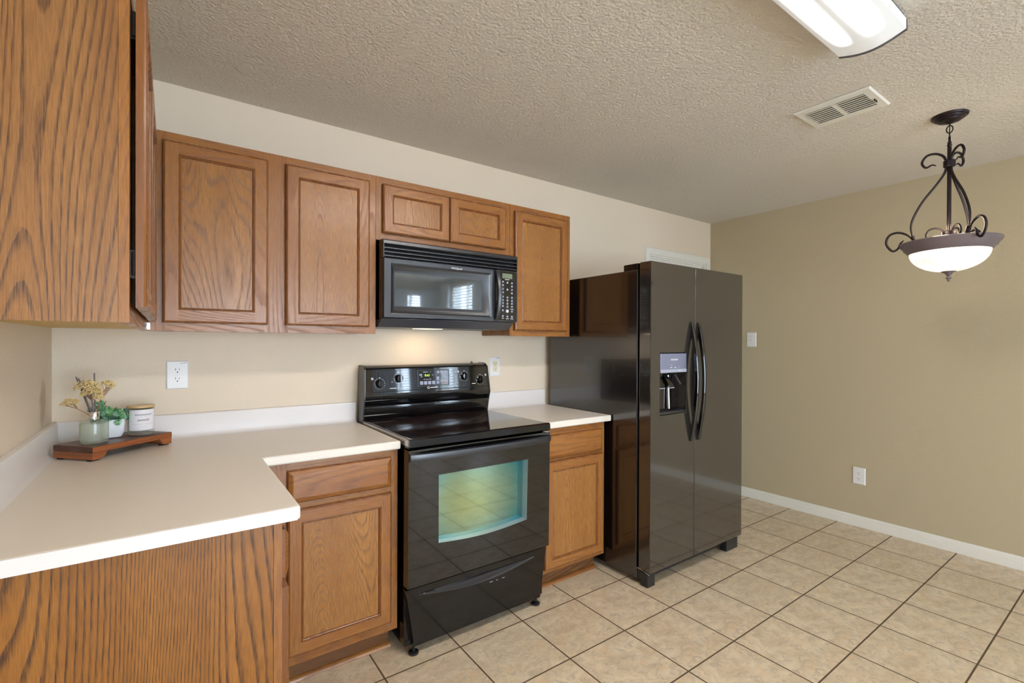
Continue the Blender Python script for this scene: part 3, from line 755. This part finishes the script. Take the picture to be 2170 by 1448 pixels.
for i in range(n+1):
    s = i/n; z = mz(1.457)+(mz(1.733)-mz(1.457))*s; bow = .032*math.sin(math.pi*s)**.7
    xc = mx(1.826)
    yb_ = YM+.001 if i in (0, n) else YM-bow+.004
    L.append([(xc-.013, yb_, z), (xc-.013, YM-bow-.008, z), (xc-.006, YM-bow-.013, z), (xc+.008, YM-bow-.013, z), (xc+.015, YM-bow-.006, z), (xc+.015, yb_, z)])
MB().loft(L).build('door_handle', 'blk_satin', dmw, smooth=40)
mpanel = MB().box(XD+.002, X1, YM+.001, -.345, Z0, ZV-.002).build('control_panel', 'blk_satin', t, bevel=.003)
mface = MB().box(mx(1.840), mx(1.9600), YM-.0008, YM+.002, mz(1.456), mz(1.7300)).build('keypad_face', 'blk_glass', mpanel)
MB().box(mx(1.8640), mx(1.9310), YM-.0020, YM, mz(1.6905), mz(1.7180)).build('display', 'lcd', mface)
text('display_digits', '9:41', .017, (mx(1.899), YM-.0022, mz(1.7040)), (1, 0, 0), (0, 0, 1), 'digits_dim', mface)
cols = (1.8685, 1.8990, 1.9300)
def disc(x, z, r, ym=YM-.0008, th=.0008, nm='button', mt='button'):
    MB().loft([[(x+r*math.cos(j*math.pi/6), y, z+r*math.sin(j*math.pi/6)) for j in range(12)] for y in (ym+.0004, ym-th)]).build(nm, mt, mface)
rows = {0: (1.671, 1.652, 1.632, 1.613, 1.588, 1.570, 1.553, 1.536, 1.512, 1.4795), 1: (1.668, 1.629, 1.585, 1.568, 1.550, 1.533, 1.4780), 2: (1.6665, 1.648, 1.629, 1.610, 1.585, 1.567, 1.551, 1.534, 1.5075, 1.4775)}
for c, zs in rows.items():
    for z in zs: disc(mx(cols[c]), mz(z), .0062)
disc(mx(1.8985), mz(1.5085), .0105)
disc(mx(1.8985), mz(1.5085), .0072, YM-.0016, .0004, 'button_ring', 'mark')
for x0, x1, z in ((1.882, 1.912, 1.683), (1.861, 1.875, 1.4660), (1.889, 1.909, 1.4645), (1.920, 1.940, 1.4640), (1.920, 1.941, 1.5185)): MB().box(mx(x0), mx(x1), YM-.0013, YM-.0004, mz(z), mz(z)+.0028).build('printed_word', 'mark', mface)

# ------------------------------------------------------------------ refrigerator
FX0, FX1, FM = 2.456, 3.3776, 2.8555
FD, FBY, FDT, FDB = -.9016, -.811, 1.776, .087
t = thing('refrigerator', 'black side-by-side refrigerator with ice and water dispenser', 'refrigerator', ((FX0+FX1)/2, -.45, 0))
MB().box(FX0, FX1, FBY, -.06, .030, 1.7389).build('fridge_body', 'blk_side', t, bevel=.005)
MB().box(FX0+.02, FX1-.02, FBY-.013, FBY+.002, .10, 1.72).build('door_gasket', 'void', t)
def slab_door(x0, x1, hole=None):
    yb = FBY-.012; mb = MB(); o = lambda y: [(x0, y, FDB), (x1, y, FDB), (x1, y, FDT), (x0, y, FDT)]
    if not hole: mb.loft([o(yb), o(FD)])
    else:
        h0, h1, g0, g1 = hole; hh = lambda y: [(h0, y, g0), (h1, y, g0), (h1, y, g1), (h0, y, g1)]
        mb.loft([o(yb), o(FD), hh(FD), hh(FD+.058)])
    return mb
dh = (2.5360, 2.7760, .9350, 1.2770)
fz = slab_door(FX0+.002, FM-.0026, dh).build('freezer_door', 'blk_door', t, bevel=.0045, seg=3)
fd = slab_door(FM+.0026, FX1, None).build('fridge_door', 'blk_door', t, bevel=.0045, seg=3)
for dr_, xc in ((fz, 2.822), (fd, 2.891)):
    L = []; n = 26
    for i in range(n+1):
        s = i/n; z = .764+(1.4545-.764)*s; b = math.sin(math.pi*s)
        yo = FD-.010-.044*b**.85; yi = FD+.002 if i in (0, n) else min(FD+.002, yo+.020+.004*(1-b))
        wd_ = .0115
        L.append([(xc-wd_, yi, z), (xc-wd_, yo+.004, z), (xc-wd_+.005, yo, z), (xc+wd_-.005, yo, z), (xc+wd_, yo+.004, z), (xc+wd_, yi, z)])
    MB().loft(L).build('door_handle', 'blk_glass', dr_, smooth=40)
MB().box(dh[0]+.003, dh[1]-.003, FD-.0025, FD+.04, 1.1675, dh[3]-.003).build('dispenser_panel', 'disp_panel', fz, bevel=.002)
MB().box(dh[0]+.003, dh[1]-.003, FD-.0029, FD-.0022, 1.1680, 1.1860).build('dispenser_strip', 'mark_grey', fz)
text('lettering', 'FRIGIDAIRE', .0125, (2.660, FD-.0030, 1.2395), (1, 0, 0), (0, 0, 1), 'mark', fz)
for x0, x1, z in ((2.624, 2.640, 1.195), (2.660, 2.676, 1.195), (2.700, 2.703, 1.1955), (2.632, 2.636, 1.2075), (2.622, 2.627, 1.175), (2.700, 2.716, 1.176)): MB().box(x0, x1, FD-.0033, FD-.0022, z, z+.0025).build('panel_icon', 'mark', fz)
rc = MB().box(dh[0]+.001, dh[1]-.001, FD+.052, FD+.0575, dh[2]+.001, 1.167)
rc.build('dispenser_recess', 'blk_glass', fz)
MB().box(dh[0]+.004, dh[1]-.004, FD+.003, FD+.052, dh[2]+.001, dh[2]+.016).build('drip_tray', 'blk_satin', fz, bevel=.003)
for px, w in ((2.572, .046), (2.655, .046)):
    p = MB().prism([(FD+.048, 1.160), (FD+.014, 1.095), (FD+.012, 1.080), (FD+.018, 1.080), (FD+.050, 1.150)], 'x', px-w/2, px+w/2)
    p.build('dispenser_paddle', 'blk_glass', fz, bevel=.002)
    MB().box(px-w/2-.001, px+w/2+.001, FD+.010, FD+.0135, 1.0785, 1.0825).box(px-w/2-.0015, px-w/2, FD+.012, FD+.016, 1.080, 1.094).build('paddle_edge', 'mark_grey', fz)
MB().tube([(2.665, FD+.045, 1.150), (2.668, FD+.040, .960)], .008, 10).build('dispenser_spout', 'chrome', fz, smooth=40)
MB().tube([(2.725, FD+.040, 1.150), (2.742, FD+.016, 1.095)], .006, 8).build('water_spout', 'blk_satin', fz, smooth=40)
for x0, s in ((FX0+.004, 1), (FX1-.004, -1)):
    h = MB().box(x0, x0+s*.085, -.813, -.706, 1.737, 1.7745).prism([(-.80, 1.7385), (-.884, 1.7385), (-.884, 1.7425), (-.872, 1.752), (-.80, 1.752)], 'x', x0+s*.01, x0+s*.06)
    h = MB().box(x0, x0+s*.085, -.812, -.706, 1.737, 1.7745)
    h.build('hinge_cover', 'blk', t, bevel=.004)
MB().box(FX0+.01, FX1-.01, FBY-.03, FBY+.01, .030, .084).build('base_grille', 'blk_mat', t)
for x0, x1 in ((FX0+.008, FX0+.072), (FX1-.135, FX1-.004)):
    f = MB().box(x0, x1, FD+.02 if x0 < 3 else FD+.024, FBY-.02, .0, .075 if x0 < 3 else .070)
    f.build('foot_cover', 'blk_mat', t, bevel=.003)
for x0 in (FX0+.05, FX1-.05):
    MB().lathe([(.022, 0), (.022, .012), (.012, .014), (.012, .035)], (x0, -.14, 0), 12, cap0=True, cap1=True).build('roller_foot', 'blk_mat', t)
MB().tube(spline([(FX0+.001, FD+.088, .092), (FX0-.0008, FD+.06, .094), (FX0-.0005, FD+.03, .087), (FX0+.003, FD+.006, .080), (FX0+.012, FD+.016, .0775)], 5), .0022, 6).build('wire_clip', 'chrome', t, smooth=40)

# ------------------------------------------------------------------ outlets and switch
def outlet(label, center, xd, nd, almond=False, txt=False, W=.0795, Hh=.122):
    t = thing('wall_outlet', label, 'outlet', center, group='wall outlets')
    xd = Vector(xd); nd = Vector(nd); c = Vector(center)
    def pl(mb): mb.v = [tuple(c+xd*p[0]+nd*p[2]+Vector((0,0,1))*p[1]) for p in mb.v]; return mb
    def rr(w, h, z): return [(-w, -h, z), (w, -h, z), (w, h, z), (-w, h, z)]
    pl(MB().loft([rr(W/2, Hh/2, 0), rr(W/2, Hh/2, .003), rr(W/2-.004, Hh/2-.004, .0065)])).build('cover_plate', 'plate', t)
    for s in (1, -1):
        if almond:
            zc = .0165*s+(.001)
            m = MB().box(-.0165, .0165, zc-.0162, zc+.0162, .006, .0082)
        else:
            zc = .0195*s; m = MB(); n = 28; L = []
            for z in (.006, .0085):
                L.append([(max(-.0175, min(.0175, .0205*math.cos(2*math.pi*j/n))), zc+max(-.0142, min(.0142, .0172*math.sin(2*math.pi*j/n))), z) for j in range(n)])
            m.loft(L)
        rec = pl(m).build('receptacle', 'almond' if almond else 'plate', t)
        k = MB()
        k.box(-.0078, -.0058, zc+.000, zc+.0085, .0080, .0088).box(.0055, .0072, zc+.001, zc+.008, .0080, .0088)
        k.loft([[(.0024*math.cos(j*math.pi/5), zc-.0072+.0026*math.sin(j*math.pi/5), z) for j in range(10)] for z in (.0080, .0088)])
        if almond: k.box(-.0078, -.0058, zc, zc+.0085, .0080, .0088)
        pl(k).build('slots', 'slot', rec)
    pl(MB().lathe([(.0030, 0), (.0026, .0012), (0, .0013)], (0, 0, .0064), 12)).build('screw', 'plate', t)
    if txt:
        text('lettering', 'amerTEST', .0062, c+xd*.0215+Vector((0,0,.0508))+nd*.0066, xd, (0,0,1), 'mark_dark', t, shear=.1)
    return t
outlet('white duplex wall outlet above the left countertop, near the candle', (.3965, 0, 1.186), (1, 0, 0), (0, -1, 0), txt=True)
outlet('white wall outlet with almond receptacle right of the range', (2.0465, 0, 1.180), (1, 0, 0), (0, -1, 0), almond=True, txt=True)
outlet('white duplex wall outlet low on the tan wall', (XR, -1.2015, .368), (0, -1, 0), (-1, 0, 0))
sw = thing('light_switch', 'white toggle light switch on the tan wall beside the refrigerator', 'light switch', (XR, -.397, 1.366))
MB().loft([[(XR-d, -.397+a*(.0398-i), 1.366+b*(.0615-i)) for a, b in ((-1,-1),(1,-1),(1,1),(-1,1))] for d, i in ((0, 0), (.003, 0), (.0065, .004))]).build('cover_plate', 'plate', sw)
MB().box(XR-.0075, XR-.006, -.403, -.391, 1.354, 1.378).build('toggle_slot', 'almond', sw)
MB().prism([(XR-.0065, 1.361), (XR-.020, 1.373), (XR-.020, 1.380), (XR-.0065, 1.375)], 'y', -.4015, -.3925).build('toggle', 'plate', sw)
for z in (1.336, 1.396): MB().lathe([(.003, 0), (.0026, .001), (0, .0012)], (0, 0, 0), 10).xf(Matrix.Translation((XR-.0064, -.397, z)) @ Matrix.Rotation(R(-90), 4, 'Y')).build('screw', 'screw', sw)

# ------------------------------------------------------------------ tray and what stands on it
TA = math.atan2(.2001, .2211); TZ = .964
tc = Vector((.2064, -.1968, CT))
t = thing('serving_tray', 'low walnut-brown wooden riser tray set diagonally in the counter corner', 'tray', tc, TA)
hl, hw = .1495, .0885; hz = TZ-CT
MB().box(-hl, hl, -hw, hw, hz-.021, hz, 0).build('tray_top', ['walnut'], t, local=True, bevel=.002)
MB().box(-hl+.0005, hl-.0005, -hw-.0004, -hw+.004, hz-.0205, hz-.0015).build('front_edge', 'walnut2', t, local=True)
for s in (-1, 1):
    prof = [(s*hl, .005), (s*hl, hz-.021), (s*(hl-.050), hz-.021), (s*(hl-.044), hz-.034), (s*(hl-.036), .010), (s*(hl-.030), .005)]
    MB().prism(prof, 'y', -hw, hw).build('tray_foot', 'walnut2', t, local=True, bevel=.002)
    for yy in (-hw+.012, hw-.032):
        MB().box(s*(hl-.004), s*(hl-.030), yy, yy+.02, 0, .0055).build('rubber_pad', 'rubber', t, local=True)
# diffuser bottle
bc = Vector((.150, -.270, TZ))
t = thing('diffuser_bottle', 'round pale glass reed diffuser bottle with silver collar on the tray', 'diffuser bottle', bc)
MB().lathe([(0, .0005), (0.0352, .0005), (0.0396, .004), (0.0404, .012), (0.0404, .074), (0.0388, .080), (0.0336, .0835), (0.0128, .0850), (0.0120, .087)], bc, 40).build('glass_bottle', 'frost', t, smooth=40)
MB().lathe([(0, .009), (0.0372, .009), (0.0398, .014), (0.0398, .073), (0, .073)], bc, 36).build('diffuser_oil', 'liquid', t, smooth=40)
MB().lathe([(0.0120, .086), (0.0148, .086), (0.0152, .088), (0.0152, .112), (0.0144, .1135), (0.0080, .1135), (0.0080, .100)], bc, 32).build('collar', 'chrome', t, smooth=40)
rnd = random.Random(4)
top = bc+Vector((0, 0, .1))
reeds = [((-.004, .003), (-.050, .010, .240), 'left of the pair of leaning reeds in the diffuser'),
         ((-.001, -.003), (-.041, -.006, .235), 'right of the pair of leaning reeds in the diffuser'),
         ((.003, .002), (-.001, .010, .252), 'reed with the highest tip, straight above the diffuser'),
         ((.002, -.004), (-.008, -.016, .188), 'short upright reed in front of the dried flowers')]
for (a, b), d, lab in reeds:
    p0 = bc+Vector((a*.8, b*.8, .085)); p1 = bc+Vector(d)
    tag(MB().tube([p0, p1], .0021, 8).build('diffuser_reed', 'reed', smooth=50), 'grey-brown ' + lab, 'reed', 'diffuser reeds')
def sprig(label, base, tip, heads, seedn):
    rnd = random.Random(seedn)
    t = thing('dried_flower_sprig', label, 'dried flower', bc+Vector((base[0], base[1], .088)), group='dried flower sprigs in the diffuser')
    b0 = bc+Vector((base[0], base[1], .088)); st = MB(); fl = MB()
    T0 = bc+Vector(tip)
    fork = b0+(T0-b0)*.62
    st.tube(spline([b0, b0+(T0-b0)*.3+Vector((0, 0, .004)), fork], 5), .0013, 6)
    for hx, hy, hz_, rr, n in heads:
        hc = bc+Vector((hx, hy, hz_))
        for k in range(7):
            e_ = hc+Vector((rnd.uniform(-1, 1)*rr*.8, rnd.uniform(-1, 1)*rr*.8, rnd.uniform(-.3, .2)*rr))
            st.tube(spline([fork, (fork+hc)/2+Vector((rnd.uniform(-.004, .004), rnd.uniform(-.004, .004), 0)), e_], 4), .0007, 5)
        for k in range(int(n*1.7)):
            a = rnd.uniform(0, 2*math.pi); q = rr*math.sqrt(rnd.random())
            p = hc+Vector((q*math.cos(a), q*math.sin(a), rr*.45*(1-(q/rr)**2)+rnd.uniform(-.5, .25)*rr))
            r_ = rnd.uniform(.0018, .0036)
            fl.ball(p, r_, nu=6, nv=4, sq=(1, 1, .75))
    st.build('stem', 'stem', t, smooth=50)
    fl.build('flower_head', 'flower', t)
    return t
sprig('big domed cluster of yellow dried flowers over the diffuser', (.001, .001), (-.012, 0, .195), [(-.020, 0, .206, .034, 190), (-.002, -.006, .186, .028, 130), (.010, .002, .166, .016, 60), (-.022, -.004, .178, .016, 50)], 1)
sprig('small yellow dried flower cluster leaning right, above the green plant', (.004, .002), (.026, .004, .20), [(.036, .014, .212, .020, 70), (.046, .014, .200, .010, 20)], 2)
sprig('small yellow dried flower sprig drooping low to the left of the diffuser', (-.004, .001), (-.068, -.004, .150), [(-.062, -.004, .152, .022, 70), (-.080, -.006, .145, .013, 30)], 3)
# potted succulent
pc = Vector((.188, -.168, TZ))
t = thing('potted_plant', 'small green artificial plant in a white ceramic pot, behind the diffuser', 'plant', pc, R(12))
def rsq(h, z, r=.3, n=32):
    out = []
    for j in range(n):
        a = 2*math.pi*j/n; ca, sa = math.cos(a), math.sin(a); k = (abs(ca)**5+abs(sa)**5)**(-1/5)
        out.append((h*k*ca, h*k*sa, z))
    return out
MB().loft([rsq(.024, .0005), rsq(.030, .003), rsq(.038, .022), rsq(.0405, .062), rsq(.041, .071), rsq(.038, .071), rsq(.036, .058)]).build('pot', 'pot', t, local=True, smooth=35)
lf = MB(); sm = MB(); rnd = random.Random(11)
def leaf(p, d, upv_, L_, Wd, m):
    d = d.normalized(); s_ = d.cross(upv_)
    if s_.length < .1: s_ = d.orthogonal()
    s_ = s_.normalized(); n_ = s_.cross(d).normalized()
    pts = [p, p+d*L_*.35+s_*Wd*.5+n_*.0010, p+d*L_*.75+s_*Wd*.42+n_*.0016, p+d*L_, p+d*L_*.75-s_*Wd*.42+n_*.0016, p+d*L_*.35-s_*Wd*.5+n_*.0010, p+d*L_*.5-n_*.0012]
    b = len(lf.v); lf.v += [tuple(q) for q in pts]
    for f in ((0, 1, 6), (1, 2, 6), (2, 3, 6), (3, 4, 6), (4, 5, 6), (5, 0, 6)): lf.f.append([b+i for i in f]); lf.m.append(m)
for k in range(46):
    a = rnd.uniform(0, 2*math.pi); el = rnd.uniform(.15, 1.45)
    d = Vector((math.cos(a)*math.cos(el), math.sin(a)*math.cos(el), math.sin(el)))
    ln_ = rnd.uniform(.032, .056)*(0.80+.85*math.sin(el)**2)
    if math.cos(a) > .3: ln_ *= .72          # the leaves stop short of the candle
    p0 = Vector((math.cos(a)*.016, math.sin(a)*.016, .056))
    pts = spline([p0, p0+d*ln_*.5+Vector((0, 0, .005)), p0+d*ln_], 6)
    sm.tube(pts, .0011, 5)
    m = 1 if rnd.random() < .4 else 0
    for i in range(3, len(pts)):
        q = pts[i]; dr_ = (pts[i]-pts[i-1]).normalized(); o1 = dr_.orthogonal().normalized(); o2 = dr_.cross(o1)
        ph = i*1.9
        for s_ in (0, math.pi):
            od = o1*math.cos(ph+s_)+o2*math.sin(ph+s_)
            leaf(q, od*.85+dr_*.5, dr_, rnd.uniform(.011, .017), rnd.uniform(.009, .014), m)
    leaf(pts[-1], d+Vector((0, 0, .2)), d.orthogonal(), .012, .009, m)
for j in range(3):       # rosettes near the front
    a = (-1.9, -.7, -2.7)[j]; cc = Vector((math.cos(a)*.034, math.sin(a)*.034, .088+.012*(j == 0)))
    ax = Vector((math.cos(a), math.sin(a), .8)).normalized(); o1 = ax.orthogonal().normalized(); o2 = ax.cross(o1)
    sm.tube([(0, 0, .056), cc], .0015, 5)
    for ring, (nl, tilt, ll) in enumerate(((5, .9, .010), (7, .45, .016), (8, .15, .020))):
        for i in range(nl):
            ph = 2*math.pi*i/nl+ring*.4
            leaf(cc, (o1*math.cos(ph)+o2*math.sin(ph))*math.cos(tilt)+ax*math.sin(tilt), ax, ll, ll*.75, 1 if j else 0)
lf.build('foliage', ['leaf', 'leaf2'], t, local=True, recalc=False)
sm.build('plant_stems', 'leaf', t, local=True, smooth=50)
MB().loft([rsq(.0365, .0585), rsq(.0365, .0590)]).build('soil', 'stem', t, local=True)
# candle jar
cc = Vector((.2775, -.150, TZ))
t = thing('candle', 'white jar candle with wooden lid and printed label on the tray', 'candle', cc)
MB().lathe([(0, .0005), (0.0396, .0005), (0.0421, .003), (0.0430, .010), (0.0430, .104), (0.0421, .106), (0.0408, .104), (0.0408, .019), (0.0378, .016), (0, .016)], cc, 48).build('glass_jar', 'glass', t, smooth=40)
MB().lathe([(0, .0165), (0.0378, .0165), (0.0402, .019), (0.0402, .100), (0, .100)], cc, 40).build('wax', 'wax', t, smooth=40)
MB().lathe([(0, .1062), (0.0426, .1062), (0.0443, .108), (0.0443, .113), (0.0430, .1155), (0, .1160)], cc, 44).build('lid', 'lid', t, smooth=40)
fa = math.atan2(-2.5644-cc.y, .3731-cc.x) + .16         # label turned to the room
lab = MB(); n = 30
lab.loft([[(cc.x+.0433*math.cos(fa-1.15+2.3*i/n), cc.y+.0433*math.sin(fa-1.15+2.3*i/n), cc.z+z) for i in range(n+1)] for z in (.020, .100)], closed=False, cap0=False, cap1=False)
lb = lab.build('label', 'label', t, smooth=60, recalc=False)
def wraptext(nm, body, size, zc, mat, shear=0.0):
    xd = Vector((-math.sin(fa), math.cos(fa), 0))
    o = text(nm, body, size, (0, 0, 0), (1, 0, 0), (0, 0, 1), mat, t, shear=shear, depth=.0001, local=True)
    org = ORG[t.name]
    for v in o.data.vertices:
        a = fa + v.co.x/.0436; z = v.co.z
        v.co = Vector((cc.x+.0436*math.cos(a), cc.y+.0436*math.sin(a), cc.z+zc+z)) - org
    return o
wraptext('lettering', 'Scentsational', .0105, .0815, 'mark_dark', .45)
wraptext('lettering', '–––  ––––', .0050, .0735, 'mark_dark')
wraptext('lettering', 'sunset', .0150, .0610, 'mark_dark', .45)
wraptext('lettering', '–––––––––  ––  –––––––––––', .0060, .0450, 'mark_dark')
wraptext('lettering', '––––––––––', .0046, .0355, 'mark_grey')
wraptext('lettering', '–––––––––––––––', .0046, .0310, 'mark_grey')

# ------------------------------------------------------------------ ceiling: lamp, vent, pendant
LX0, LX1, LY0, LY1 = 1.150, 2.378, -2.022, -1.822
t = thing('ceiling_light', 'long fluorescent ceiling light with a white wraparound lens', 'ceiling light', ((LX0+LX1)/2, -1.922, H))
MB().box(LX0+.01, LX1-.008, LY0+.006, LY1-.006, H-.020, H-.0005).build('housing', 'fixture_end', t)
n = 20
def lp(k=1.0, dz=0.): return [(LY0, H-.018)] + [(LY0+(LY1-LY0)*i/n, H-.052-.022*math.sin(math.pi*i/n)) for i in range(n+1)] + [(LY1, H-.018)]
P = lp()
MB().loft([[(x, y, z) for y, z in P] for x in (LX0, LX1-.004)]).build('lens', 'lens', t, smooth=50)
for x in (LX0-.004, LX1-.003):
    MB().prism([(-1.922+(y+1.922)*1.012, z-(.004 if z < H-.03 else 0)) for y, z in P], 'x', x, x+.007).build('end_cap', 'fixture_end', t)
VX0, VX1, VY0, VY1 = 2.806, 3.058, -1.780, -1.465
t = thing('ceiling_vent', 'white rectangular air vent register in the ceiling', 'vent', ((VX0+VX1)/2, (VY0+VY1)/2, H))
fr = MB(); o_ = [(VX0, VY0), (VX1, VY0), (VX1, VY1), (VX0, VY1)]
i_ = [(VX0+.042, VY0+.036), (VX1-.042, VY0+.036), (VX1-.042, VY1-.036), (VX0+.042, VY1-.036)]
fr.loft([[(x, y, H-.001) for x, y in o_], [(x, y, H-.004) for x, y in o_], [(x+(.006 if x < 2.9 else -.006), y+(.006 if y < -1.6 else -.006), H-.010) for x, y in o_], [(x, y, H-.010) for x, y in i_], [(x, y, H-.002) for x, y in i_]], cap0=False, cap1=False)
ym = (VY0+VY1)/2
fr.box(i_[0][0], i_[1][0], ym-.009, ym+.009, H-.0115, H-.004)
fr.build('vent_frame', 'white', t)
MB().box(i_[0][0], i_[1][0], i_[0][1], i_[2][1], H-.0025, H-.0012).build('duct_shadow', 'void', t)
for y0, y1 in ((VY0+.037, ym-.010), (ym+.010, VY1-.037)):
    for k in range(8):
        x = VX0+.050+k*.0215
        prof = [(x+.010, H-.003), (x+.0085, H-.0075), (x+.004, H-.0105), (x-.009, H-.0125), (x-.009, H-.0137), (x+.005, H-.0118), (x+.0098, H-.0085), (x+.0112, H-.003)]
        MB().prism([(q, r_) for q, r_ in prof], 'y', y0, y1).xf(Matrix(((1,0,0,0),(0,1,0,0),(0,0,1,0),(0,0,0,1)))).build('louver', 'white', t, smooth=50)
MB().box(2.935, 2.965, VY0+.022, VY0+.026, H-.018, H-.009).build('damper_lever', 'hinge', t)
# pendant
px, py = 3.445, -1.905
t = thing('pendant_light', 'dark bronze bowl pendant light with scrolled arms', 'pendant light', (px, py, H))
O3 = lambda z: (px, py, z)
MB().lathe([(0, -.040), (.010, -.039), (.016, -.034), (.030, -.031), (.044, -.027), (.047, -.022), (.048, -.020), (.057, -.018), (.060, -.013), (.061, -.011), (.068, -.009), (.071, -.004), (.071, 0)], O3(H), 36).build('canopy', 'bronze', t, smooth=40)
def ring(c, r, rt_, ang, sq=1.0):
    pts = []
    for i in range(17):
        a = 2*math.pi*i/16; h = Vector((math.cos(ang), math.sin(ang), 0))
        pts.append(Vector(c)+h*r*math.cos(a)+Vector((0, 0, r*sq*math.sin(a))))
    return MB().tube(pts, rt_, 6)
ring(O3(H-.044), .009, .0022, .3).build('canopy_loop', 'bronze', t, smooth=50)
ring(O3(H-.066), .012, .0026, 1.6, 1.5).build('chain_link', 'bronze', t, smooth=50)
ring(O3(H-.092), .009, .0022, .3, 1.3).build('chain_link', 'bronze', t, smooth=50)
MB().tube([O3(H-.045), O3(H-.075), O3(H-.11)], .0022, 6).build('cord', 'bronze', t)
MB().lathe([(.0, -.100), (.005, -.102), (.005, -.125), (.0085, -.129), (.0085, -.134), (.006, -.137), (.0095, -.141), (.0095, -.148), (.007, -.152), (.0085, -.156), (.0085, -.66)], O3(H), 16).build('stem', 'bronze', t, smooth=40)
arm = [(.232, 1.862), (.249, 1.848), (.262, 1.823), (.294, 1.813), (.327, 1.852), (.313, 1.893), (.267, 1.905), (.215, 1.888), (.172, 1.848)]
up_ = [(.176, 1.850), (.189, 1.890), (.193, 1.931), (.176, 1.98), (.131, 2.048), (.065, 2.118), (.024, 2.170), (.015, 2.212), (.027, 2.250), (.065, 2.272), (.112, 2.271), (.138, 2.240), (.118, 2.213), (.086, 2.221), (.066, 2.214)]
small = [(.014, 1.830), (.020, 1.862), (.034, 1.888), (.064, 1.904), (.098, 1.899), (.114, 1.874), (.098, 1.853), (.070, 1.862), (.058, 1.848)]
for k in range(3):
    az = R(102+120*k); d = Vector((math.cos(az), math.sin(az), 0))
    Q = lambda pr: spline([Vector((px, py, 0))+d*r*.743+Vector((0, 0, z)) for r, z in pr], 6)
    def tp(pts, r): n = len(pts); return [r*min(1, .45+.55*min(i, n-1-i)/(n*.18)) for i in range(n)]
    p = Q(up_); a = MB().tube(p, tp(p, .0056), 8).build('arm', 'bronze', t, smooth=60)
    p = Q(arm); MB().tube(p, tp(p, .0056), 8).build('scroll', 'bronze', a, smooth=60)
    p = Q(small); MB().tube(p, tp(p, .0046), 8).build('inner_scroll', 'bronze', a, smooth=60)
    b = Vector((px, py, 0))+d*.134+Vector((0, 0, 1.862))
    MB().tube([b-d*.008+Vector((0, 0, -.016)), b+d*.005+Vector((0, 0, .016))], .0100, 10).build('arm_band', 'bronze', a, smooth=50)
MB().lathe([(.020, 2.196), (.0235, 2.199), (.0235, 2.226), (.020, 2.229)], O3(0), 18, cap0=True, cap1=True).build('upper_band', 'bronze', t, smooth=40)
MB().lathe([(.022, 1.852), (.026, 1.856), (.026, 1.880), (.022, 1.884)], O3(0), 18, cap0=True, cap1=True).build('lower_band', 'bronze', t, smooth=40)
MB().lathe([(0.1768, 1.838), (0.1902, 1.834), (0.1917, 1.828), (0.1857, 1.818), (0.1768, 1.808), (0.1731, 1.799), (0.1649, 1.792), (0.1590, 1.784), (0.1531, 1.780), (0.1486, 1.784), (0.1597, 1.802), (0.1709, 1.826), (0.1768, 1.838)], O3(0), 64).build('bowl_rim', 'rim', t, smooth=40)
MB().lathe([(0.1694, 1.829), (0.0149, 1.836), (0.0000, 1.836)], O3(0), 48).build('bowl_cover', 'rim', t, smooth=40)
bw = [(.1525*math.cos(a), 1.783-.098*math.sin(a)) for a in [i*(math.pi/2-.13)/12 for i in range(13)]]
MB().lathe(bw+[(.0, 1.6855)], O3(0), 64).build('glass_bowl', 'bowl', t, smooth=60)
MB().lathe([(.034, 1.694), (.030, 1.686), (.016, 1.678), (.009, 1.670), (.006, 1.664), (.011, 1.658), (.012, 1.653), (.006, 1.648), (.007, 1.643), (.003, 1.638), (0, 1.637)], O3(0), 24, cap0=True).build('finial', 'rim', t, smooth=40)
for k in range(3):
    az = R(40+120*k)
    lb_ = bpy.data.lights.new('bulb', 'POINT'); lb_.energy = 0.5; lb_.color = (1, .80, .55); lb_.shadow_soft_size = .03
    ob = bpy.data.objects.new('bulb', lb_); COL.objects.link(ob); ob.parent = t; ob.location = (.06*math.cos(az), .06*math.sin(az), 1.90-H)
# lamp under the microwave
lm_ = area('cooktop_lamp_light', (1.50, -.17, 1.402), (1.50, -.17, .9), .16, .10, .36, (1, .76, .50))
